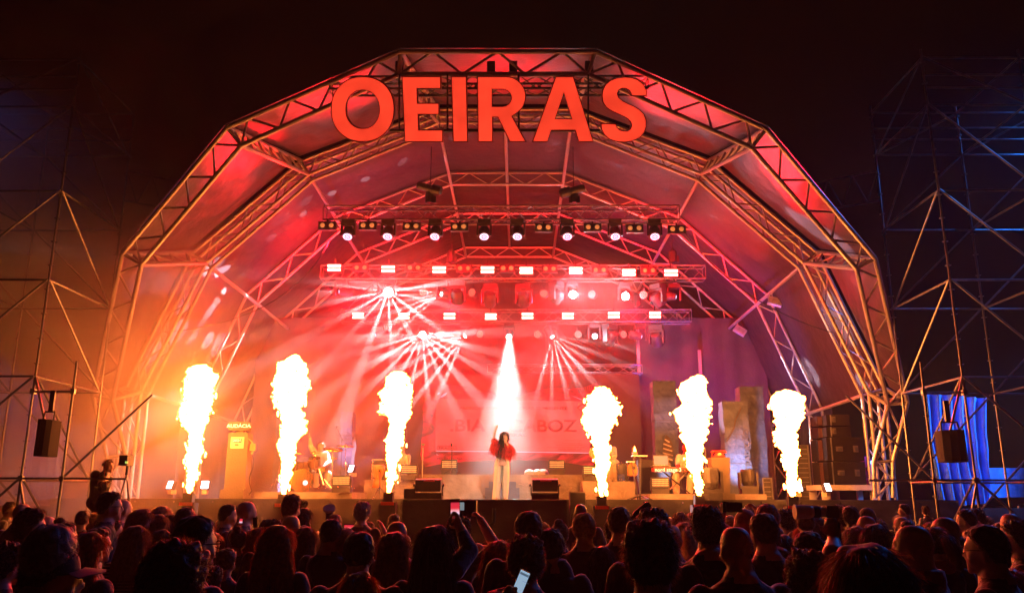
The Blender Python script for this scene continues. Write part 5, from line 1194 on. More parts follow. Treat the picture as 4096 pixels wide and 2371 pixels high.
# ------------------------------------------------------------------ side scaffold towers
tubeR = .024
def tower(sgn, pole_px, label, base_label):
    X0 = at(pole_px[0], 1900, 16.0).x; t = T('scaffold_tower', label, 'scaffold', (X0, 16, 0)); s = sgn
    xs_ = [0, s*2.07, s*4.1]; ys_ = [0, 2.6]; lv = [.25, 2.3, 4.25, 6.2, 8.1, 10.0, 11.1]
    def V(x, y, z): return Vector((x, y, z))
    for yi, y in enumerate(ys_):
        for x in xs_:
            t.part('standard', MB().tube(V(x, y, 0), V(x, y, 11.3), tubeR, 8), galv)
            c = MB(); z = .5
            while z < 11.2: c.lathe(V(x, y, z), [(.06, -.005), (.06, .005)], 8); z += .5
            t.part('rosettes', c, galv)
    for y in ys_:
        for z in lv+[10.4, 10.7]: t.part('ledger', MB().tube(V(0, y, z), V(xs_[-1], y, z), tubeR*.95, 6), galv)
    for x in xs_:
        for z in lv: t.part('transom', MB().tube(V(x, 0, z), V(x, 2.6, z), tubeR*.95, 6), galv)
    c = MB()
    for z0, z1 in zip(lv[:-1], lv[1:]):
        c.tube(V(0, -.05, z1), V(xs_[1], -.05, z0), tubeR, 6); c.tube(V(0, .05, z1), V(0, 2.55, z0), tubeR, 6); c.tube(V(xs_[1], 2.65, z0), V(xs_[2], 2.65, z1), tubeR, 6); c.tube(V(xs_[1], 2.7, z1), V(0, 2.7, z0), tubeR, 6)
    t.part('braces', c, galv)
    # the short outer bay toward the stage
    xo = -s*.78; zt = at(0, 1545, 16).z
    t.part('standard', MB().tube(V(xo, 0, .2), V(xo, 0, zt+.5), tubeR, 8), galv); c = MB()
    for z in (.35, 2.3, 3.95): c.tube(V(xo, 0, z), V(0, 0, z), tubeR*.95, 6); c.box(V(xo, 0, z), (.08, .07, .09)); c.box(V(0, 0, z), (.09, .08, .1))
    c.tube(V(0, 0, 4.25), V(xo*.6, -.02, 2.95), tubeR, 6); c.tube(V(xo, .0, 2.3), V(xo-s*1.15, .9, 4.0), tubeR, 6); c.tube(V(xo, .0, 2.3), V(xo-s*1.1, .3, 2.3), tubeR, 6); c.tube(V(0, 0, 2.2), V(xo*.7, 0, .4), tubeR, 6)
    t.part('bay_tubes', c, galv)
    c = MB(); z = .5
    while z < zt+.3: c.lathe(V(xo, 0, z), [(.06, -.005), (.06, .005)], 8); z += .5
    t.part('rosettes', c, galv)
    # side outrigger reaching toward the stage at the top
    c = MB(); zt = 10.0
    for dz in (0, -.75): c.tube(V(0, 2.6, zt-.4+dz), V(-s*1.2, 3.4, zt-.4+dz), tubeR, 6)
    for i in range(5): c.tube(V(-s*.24*i, 2.6+.16*i, zt-.4-.75*(i % 2)), V(-s*.24*(i+1), 2.6+.16*(i+1), zt-.4-.75*((i+1) % 2)), tubeR*.7, 5)
    t.part('outrigger', c, galv); return t, X0
tw1, X1 = tower(1, (3900, 0), 'tall tube scaffold tower edged with blue light on the keyboard side', ''); tw2, X2 = tower(-1, (86, 0), 'tall tube scaffold tower fading into orange smoke on the drum side', '')
for X, s, lb, px0, px1, y0, y1 in ((X1, 1, 'keyboard side', 3766, 3842, 1722, 1848), (X2, -1, 'drum side', 152, 226, 1680, 1825)):
    a_, b_ = at(px0, y1, 15.9), at(px1, y0, 15.9); w_, h = b_.x-a_.x, b_.z-a_.z; t = T('hanging_speaker', 'black curved front speaker hanging in the scaffold on the '+lb, 'loudspeaker', ((a_.x+b_.x)/2, 15.9, a_.z))
    c = MB().prism([(w_*.5*x, .22*y-.1, 0) for x, y in ((-1, -.2), (-.6, -.7), (0, -.9), (.6, -.7), (1, -.2), (.75, 1.6), (-.75, 1.6))], (0, 0, h)); t.part('cabinet', c, cabm)
    c = MB()
    for s_ in (-1, 1): c.tube((s_*w_*.4, -.05, h-.02), (s_*w_*.36, -.02, h+.16), .018, 6)
    c.tube((-w_*.36, -.02, h+.16), (w_*.36, -.02, h+.16), .018, 6); t.part('bracket', c, black); t.part('strap', MB().box((0, 0, h+.36), (.09, .05, .42)), black)
    # blue tarpaulin beyond
    YT = 21.5
    def tp(px, py): return at(px, py, YT)
    if s > 0: A = [(3690, 1570), (3935, 1593), (3960, 2010), (3745, 2030)]
    else: A = [(120, 1580), (290, 1545), (250, 1990), (70, 2010)]
    P_ = [tp(*q_) for q_ in A]
    def fn(u, v, P_=P_):
        p = P_[3].lerp(P_[2], u).lerp(P_[0].lerp(P_[1], u), v); return p+Vector((0, .09*math.sin(u*34+2*math.sin(v*3)+v*2)+.1*noise.noise(p*1.5), .0))
    single('tarpaulin', MB().grid(fn, 80, 16), tarp, 'blue lit hanging tarpaulin behind the scaffold on the '+lb, 'tarpaulin', smooth=True)
    A = [(3600, 1555), (3700, 1562), (3700, 1600), (3640, 1620)] if s > 0 else [(280, 1545), (370, 1520), (340, 1600), (260, 1590)]
P_ = [at(*q_, 23.0) for q_ in [(3935, 1870), (4200, 1870), (4200, 1985), (3935, 1990)]]
single('site_fence', MB().grid(lambda u, v: P_[3].lerp(P_[2], u).lerp(P_[0].lerp(P_[1], u), v)+Vector((0, .05*math.sin(u*20), 0)), 30, 6), tarp, 'low blue sheeted fence at the far keyboard side', 'fence', smooth=True)
P2_ = [at(*q_, 23.0) for q_ in [(-100, 1880), (120, 1880), (120, 1985), (-100, 1985)]]
single('site_fence', MB().grid(lambda u, v: P2_[3].lerp(P2_[2], u).lerp(P2_[0].lerp(P2_[1], u), v)+Vector((0, .05*math.sin(u*20), 0)), 30, 6), tarp, 'low blue sheeted fence at the far drum side', 'fence', smooth=True)
# black side fences either side of the stage front
for s, a0, a1 in ((-1, -16, -10.7), (1, 10.7, 16)):
    t = T('side_hoarding', 'black cloth hoarding closing the side beyond the stage on the '+('drum side' if s < 0 else 'keyboard side'), 'hoarding', ((a0+a1)/2, 20.5, 0)); t.part('cloth', skirt(a0, a1, 20.6, .03, 1.75, .05, 60), drape, world=True, smooth=True); c = MB()
    for i in range(4): c.tube((a0+(a1-a0)*i/3, 20.7, 0), (a0+(a1-a0)*i/3, 20.7, 1.8), .03, 6)
    t.part('posts', c, galv, world=True)
# ------------------------------------------------------------------ the crowd
def crowd_body(name, w_=.2, neck=.058, arm='down', hood=False, collar=True, fem=False, seed=0):
    mb = MB(); hc = Vector((0, .015, 1.6)); head(mb, hc, None, 1.0)
    limb(mb, [hc+Vector((0, -.02, -.05)), (0, -.015, 1.44)], [neck+.006, neck+.014])
    wa = .13 if fem else .155
    loft(mb, [((0, 0, .84), .17, .12), ((0, 0, .95), .175, .125), ((0, 0, 1.08), wa, .11), ((0, -.005, 1.22), w_*.84, .125), ((0, -.01, 1.33), w_*.92, .125), ((0, -.015, 1.395), w_*.82, .1), ((0, -.015, 1.435), w_*.55, .08), ((0, -.015, 1.465), .075, .07)])
    for s in (-1, 1):
        sh = Vector((s*(w_-.01), -.01, 1.365))
        if arm == 'down': pts = [sh, Vector((s*(w_+.07), -.03, 1.1)), Vector((s*(w_+.05), .08, .87))]
        elif arm == 'front' or (arm == 'up' and s < 0): pts = [sh, Vector((s*(w_+.05), .03, 1.12)), Vector((s*.1, .28, 1.22))]
        else: pts = [sh, Vector((s*(w_+.12), .12, 1.5)), Vector((s*(w_-.05), .26, 1.72))]
        limb(mb, pts, [.068, .056, .038]); dd = Vector(pts[2])-Vector(pts[1]); hand(mb, pts[2], dd, (0, .4, -1) if arm == 'down' else (-s, .5, 0), 1.0, .7 if arm == 'down' else 1.3, -s)
        limb(mb, [(s*.09, 0, .84), (s*.1, .01, .46), (s*.1, -.01, .1)], [.1, .07, .05]); mb.ell((s*.1, .06, .04), (.045, .13, .04), 10, 6)
    if collar: mb.lathe((0, -.015, 1.43), [(.085, -.02), (.092, .02), (.082, .05), (.07, .04)], 18)
    if hood:
        mb.ell((0, -.1, 1.43), (.13, .075, .075), 14, 10)
    r = Vector((seed, 0, 0)); mb.v = [tuple(Vector(v)+Vector((0, 0, 0))) for v in mb.v]
    me = remesh(mb, 'person', .0135, 2)
    n = len(me.vertices); co = np.empty(n*3); me.vertices.foreach_get('co', co); co = co.reshape(n, 3)
    for i in range(n):                                    # folds in the clothing below the neck
        if co[i, 2] < 1.42:
            v = Vector(co[i]); k = .012*noise.noise(Vector((v.x*5, v.y*5, v.z*7))+r)+.006*noise.noise(v*17+r); d = Vector((v.x, v.y, 0)); 
            if d.length > .02: co[i] += np.array(d.normalized()*k)
    me.vertices.foreach_set('co', co.ravel()); me.update()
    me.materials.append(None); me.materials.append(None)
    paint(me, lambda c: 1 if (c.z > 1.468 or (c.z > 1.44 and abs(c.x) < .065) or (arm == 'down' and c.z < .84 and c.z > .66 and abs(c.x) > w_) or (arm != 'down' and ((c.z > 1.74 and c.x > .05) or (1.14 < c.z < 1.34 and c.y > .27)))) else 0)
    return me
CB = {'man': crowd_body('m', .225), 'man_hood': crowd_body('mh', .22, hood=True, seed=3), 'thin': crowd_body('t', .2, collar=False, seed=5), 'woman': crowd_body('w', .185, .05, fem=True, collar=False, seed=7), 'arms': crowd_body('a', .195, arm='up', seed=9), 'front': crowd_body('f', .21, arm='front', seed=11)}
HC = Vector((0, .015, 1.6))
def skf(v):
    if v.z > 0:
        t_ = min(.999, v.z/.109)
        if t_ < .998: v = Vector((v.x*((1-t_**2.6)**(1/2.6))/math.sqrt(1-t_*t_+1e-6), v.y*((1-t_**2.5)**.4)/math.sqrt(1-t_*t_+1e-6), v.z))
    if v.z < 0: v = Vector((v.x*(1+v.z*1.6), v.y*(1+v.z*.9)+(-v.z)*.22, v.z*1.12))
    return v
def hairzone(v, seed, low):
    """how far inside the hair (>0) a point of the head lies"""
    n_ = .012*noise.noise(v*28+Vector((seed, 0, 0)))
    t = max(0, min(1, (v.y+.05)/.1)); zb = low*(1-t)+.06*t+(-.0 if abs(v.x) > .05 else .01*t)
    return (v.z-zb+n_)/.018
def shellpts(n, c, seed, low, thick, sc_=1.0):
    r = random.Random(seed); P = []; D = []
    while len(P) < n:
        d = Vector((r.gauss(0, 1), r.gauss(0, 1), r.gauss(0, 1))).normalized(); v = skf(Vector((d.x*.08, d.y*.098, d.z*.109)))
        if hairzone(v, seed, low) < .3: continue
        P.append(c+v*sc_+d*thick); D.append(d)
    return P, D
def hairmesh(kind, seed=0):
    mb = MB(); r = random.Random(seed); c = HC
    def cap(thick, topx, low, lump=.2, fr=22, nb=40):
        def f(v):
            v = skf(v); z = max(-.35, min(1, hairzone(v, seed, low))); d = v.normalized()
            t = thick+topx*max(0, v.z/.109)**1.5
            return v+d*t*z*(1+lump*2*noise.noise(v*fr+Vector((0, seed, 0))))
        mb.ell(c, (.08, .098, .109), nb, nb*3//4, None, f)
    low = -.085+.02*r.random()
    if kind == 's':
        tk = .012+.006*(seed % 3)/2; cap(tk, .008, low, .2, 46, 52); P, D = shellpts(2300, c, seed, low, tk*.9); strands(mb, P, [d+Vector((0, -.3, -.2)) for d in D], .013, .0024, 2, .6, 0, .35, seed)
    elif kind == 'v':
        cap(.017, .022, low, .35, 48, 60); P, D = shellpts(2600, c, seed, low, .014); P = [p+Vector((0, 0, .02))*max(0, d.z) for p, d in zip(P, D)]; strands(mb, P, [d+Vector((0, -.5, .1)) for d in D], .028, .0026, 3, 1.0, .003, .35, seed)
    elif kind == 'k':
        cap(.026, .022, low-.01, .45, 56, 76); P, D = shellpts(3600, c, seed, low-.01, .024); P = [p+Vector((0, 0, .018))*max(0, d.z) for p, d in zip(P, D)]; strands(mb, P, D, .026, .0026, 4, .8, .008, .6, seed)
    elif kind == 'f':
        P, D = shellpts(1500, c, seed, low, .0); Q = [(p, d) for p, d in zip(P, D) if p.z-c.z < .03]; strands(mb, [q[0] for q in Q], [q[1] for q in Q], .007, .0024, 2, .5, 0, .3, seed)
    elif kind in 'lwx':                               # long: straight, wavy, curly
        cap(.016, .012, -.09, .3); L_ = {'l': .42, 'w': .44, 'x': .46}[kind]; cu = {'l': .004, 'w': .014, 'x': .03}[kind]
        P, D = shellpts(2200, c, seed, -.09, .016); TG = [(Vector((0, -.3, -1))-d*d.dot(Vector((0, -.3, -1)))).normalized()+d*.12 for d in D]; strands(mb, P, TG, .1 if kind != 'x' else .12, .0035, 4, .5, cu*.45, .1 if kind != 'x' else .3, seed)
        # the fall of hair over the nape and shoulders
        N = 44; vs = []; rows = 18; wd = {'l': .09, 'w': .1, 'x': .122}[kind]
        for j in range(rows+1):
            t = j/rows; z = c.z+.05-L_*t; bulge = wd+(.03*math.sin(t*3.1))*(1 if kind != 'l' else .6); cyy = -.035-.03*math.sin(t*2.2)
            for i in range(N):
                a = 2*math.pi*i/N; n_ = (noise.noise(Vector((math.cos(a)*2, math.sin(a)*2, t*3+seed)))*.018+noise.noise(Vector((math.cos(a)*9, math.sin(a)*9, t*(3 if kind == 'l' else 9)+seed)))*(.012 if kind == 'l' else .022))*min(1, t*2)
                yy = math.sin(a)*(.085-.03*t); yy = min(yy, .03-.03*t)
                vs.append((c.x+(bulge+n_)*math.cos(a)*(1-.18*max(0, t-.75)*4*.5), cyy+yy+n_, z))
        mb.add(vs, [(j*N+i, (j+1)*N+i, (j+1)*N+(i+1) % N, j*N+(i+1) % N) for j in range(rows) for i in range(N)])
        P = []; D = []
        for _ in range(2400):
            a = r.uniform(math.pi*.93, math.pi*2.07); t = r.uniform(0, .85); bulge = wd+.03*math.sin(t*3.1)
            P.append(Vector((bulge*math.cos(a)*.98, -.035-.03*math.sin(t*2.2)+math.sin(a)*(.085-.03*t), c.z+.05-L_*t))); D.append(Vector((math.cos(a)*.35, math.sin(a)*.3, -1)))
        strands(mb, P, D, .15, .0035, 5, 1.0, cu*.7, .09 if kind != 'x' else .3, seed+1)
    elif kind in 'up':                                # bun, ponytail
        cap(.009, .006, -.09, .3); P, D = shellpts(1600, c, seed, -.09, .009); strands(mb, P, [(Vector((0, -1, .3))-d*d.dot(Vector((0, -1, .3)))).normalized()+d*.1 for d in D], .06, .003, 3, .1, .004, .12, seed)
        if kind == 'u':
            b = c+Vector((0, -.06, .12)); mb.ell(b, (.048, .045, .045), 14, 10, None, lambda v: v*(1+.25*noise.noise(v*30)))
            P = []; D = []
            for _ in range(420): d = Vector((r.gauss(0, 1), r.gauss(0, 1), r.gauss(0, 1))).normalized(); P.append(b+d*.04); D.append(d)
            strands(mb, P, D, .022, .0025, 3, .4, .008, .6, seed)
            P2_ = [c+Vector((r.uniform(-.08, .08), -.06, -.06)) for _ in range(140)]; strands(mb, P2_, [Vector((r.gauss(0, .5), -.4, -1)) for _ in P2_], .12, .003, 4, .6, .015, .3, seed)
        else:
            P = [c+Vector((r.gauss(0, .014), -.1+r.gauss(0, .012), .05+r.gauss(0, .014))) for _ in range(700)]; strands(mb, P, [Vector((r.gauss(0, .12), -.9, .35)) for _ in P], .32, .004, 8, 2.6, .006, .06, seed)
    return mb
HM = {}
def getH(kind, var):
    if (kind, var) not in HM: HM[(kind, var)] = hairmesh(kind, var+3*ord(kind)).mesh('hair', kind not in 'sf')
    return HM[(kind, var)]
def capmesh(brim=True):
    mb = MB(); mb.ell(HC+Vector((0, -.005, .03)), (.09, .108, .115), 22, 14, None, lambda v: Vector((v.x, v.y, max(v.z, -.01))))
    b2 = MB(); 
    def fn(u, v): a = (u-.5)*2.2; rr = .1+.075*v; return Vector((math.sin(a)*rr*.85, .01+math.cos(a)*rr*1.05, -.0+.02*math.cos(a*1.2)-.012*v))+HC+Vector((0, 0, .022))
    b2.grid(fn, 12, 3); b2.v += [(x, y, z-.005) for x, y, z in b2.v]; n = 13*4; b2.f += [tuple(i+n for i in f)[::-1] for f in b2.f]; b2.m = [0]*len(b2.f)
    return mb, b2
def hoodmesh():
    mb = MB(); mb.ell(HC+Vector((0, -.02, 0)), (.105, .125, .14), 24, 16, None, lambda v: Vector((v.x*(1.12 if v.z < 0 else 1), min(v.y, .05), v.z*(1.35 if v.z < 0 else 1)))*(1+.1*noise.noise(v*14))); return mb
capA, capB = capmesh(); CAPM = capA.mesh('cap', True); BRIM = capB.mesh('brim', True); HOOD = hoodmesh().mesh('hood', True)
def hatmesh():
    mb = MB().lathe(HC+Vector((0, 0, .02)), [(.2, 0), (.19, .012), (.1, .02), (.095, .1), (.07, .13), (.0, .135)], 26); return mb.mesh('hat', True)
HATM = hatmesh()
GL = MB()
for s in (-1, 1):
    pts = [HC+Vector((s*.035+.024*math.cos(a), .112-.01*abs(math.cos(a)), -.005+.018*math.sin(a))) for a in [i*math.pi/5 for i in range(11)]]; GL.path(pts, .0022, 5); GL.tube(HC+Vector((s*.06, .105, 0)), HC+Vector((s*.083, .0, 0)), .002, 4)
GLM = GL.mesh('glasses'); 
SG = MB()
for s in (-1, 1):
    SG.ell(HC+Vector((s*.042, .055, .105)), (.034, .01, .022), 12, 8, rotx(-.7)); SG.tube(HC+Vector((s*.075, .05, .1)), HC+Vector((s*.09, -.06, .02)), .004, 5)
SGM = SG.mesh('sunglasses', True)
cl = {}
def cloth(nm, c, b=.5): 
    if nm not in cl: cl[nm] = mat('cloth_'+nm, c, .75, 0, .25, 6, bump=b, bscale=12, sheen=.9)
    return cl[nm]
CL = {'black': cloth('black', (.02, .02, .022)), 'navy': cloth('navy', (.02, .025, .05)), 'grey': cloth('grey', (.1, .1, .1)), 'brown': cloth('brown', (.09, .05, .03)), 'red': cloth('red', (.35, .015, .015)), 'olive': cloth('olive', (.05, .055, .03)), 'pale': cloth('pale', (.4, .36, .3))}
def stripes():
    m = mat('cloth_striped', (.03, .03, .03), .8); n = m.node_tree; p = n.nodes['Principled BSDF']; tc = n.nodes['Texture Coordinate']; wv = n.nodes.new('ShaderNodeTexWave'); wv.bands_direction = 'Z'; wv.inputs['Scale'].default_value = 12
    n.links.new(tc.outputs['Object'], wv.inputs['Vector']); rp = n.nodes.new('ShaderNodeValToRGB'); rp.color_ramp.interpolation = 'CONSTANT'; rp.color_ramp.elements[0].color = (.02, .02, .02, 1); rp.color_ramp.elements[1].color = (.35, .3, .26, 1); rp.color_ramp.elements[1].position = .55
    n.links.new(wv.outputs['Fac'], rp.inputs[0]); n.links.new(rp.outputs[0], p.inputs['Base Color']); return m
CL['striped'] = stripes()
SK = [skin, mat('skin_tan', (.36, .19, .12), .5, 0, .1, 12), mat('skin_dark', (.12, .06, .04), .45, 0, .1, 12), mat('skin_fair', (.55, .34, .26), .5, 0, .08, 12)]
HCOL = {'b': H_BLACK, 'n': H_BROWN, 'y': H_BLOND, 'r': H_RED, 'g': H_GREY}
HNAME = {'b': 'black', 'n': 'brown', 'y': 'blond', 'r': 'auburn', 'g': 'grey'}
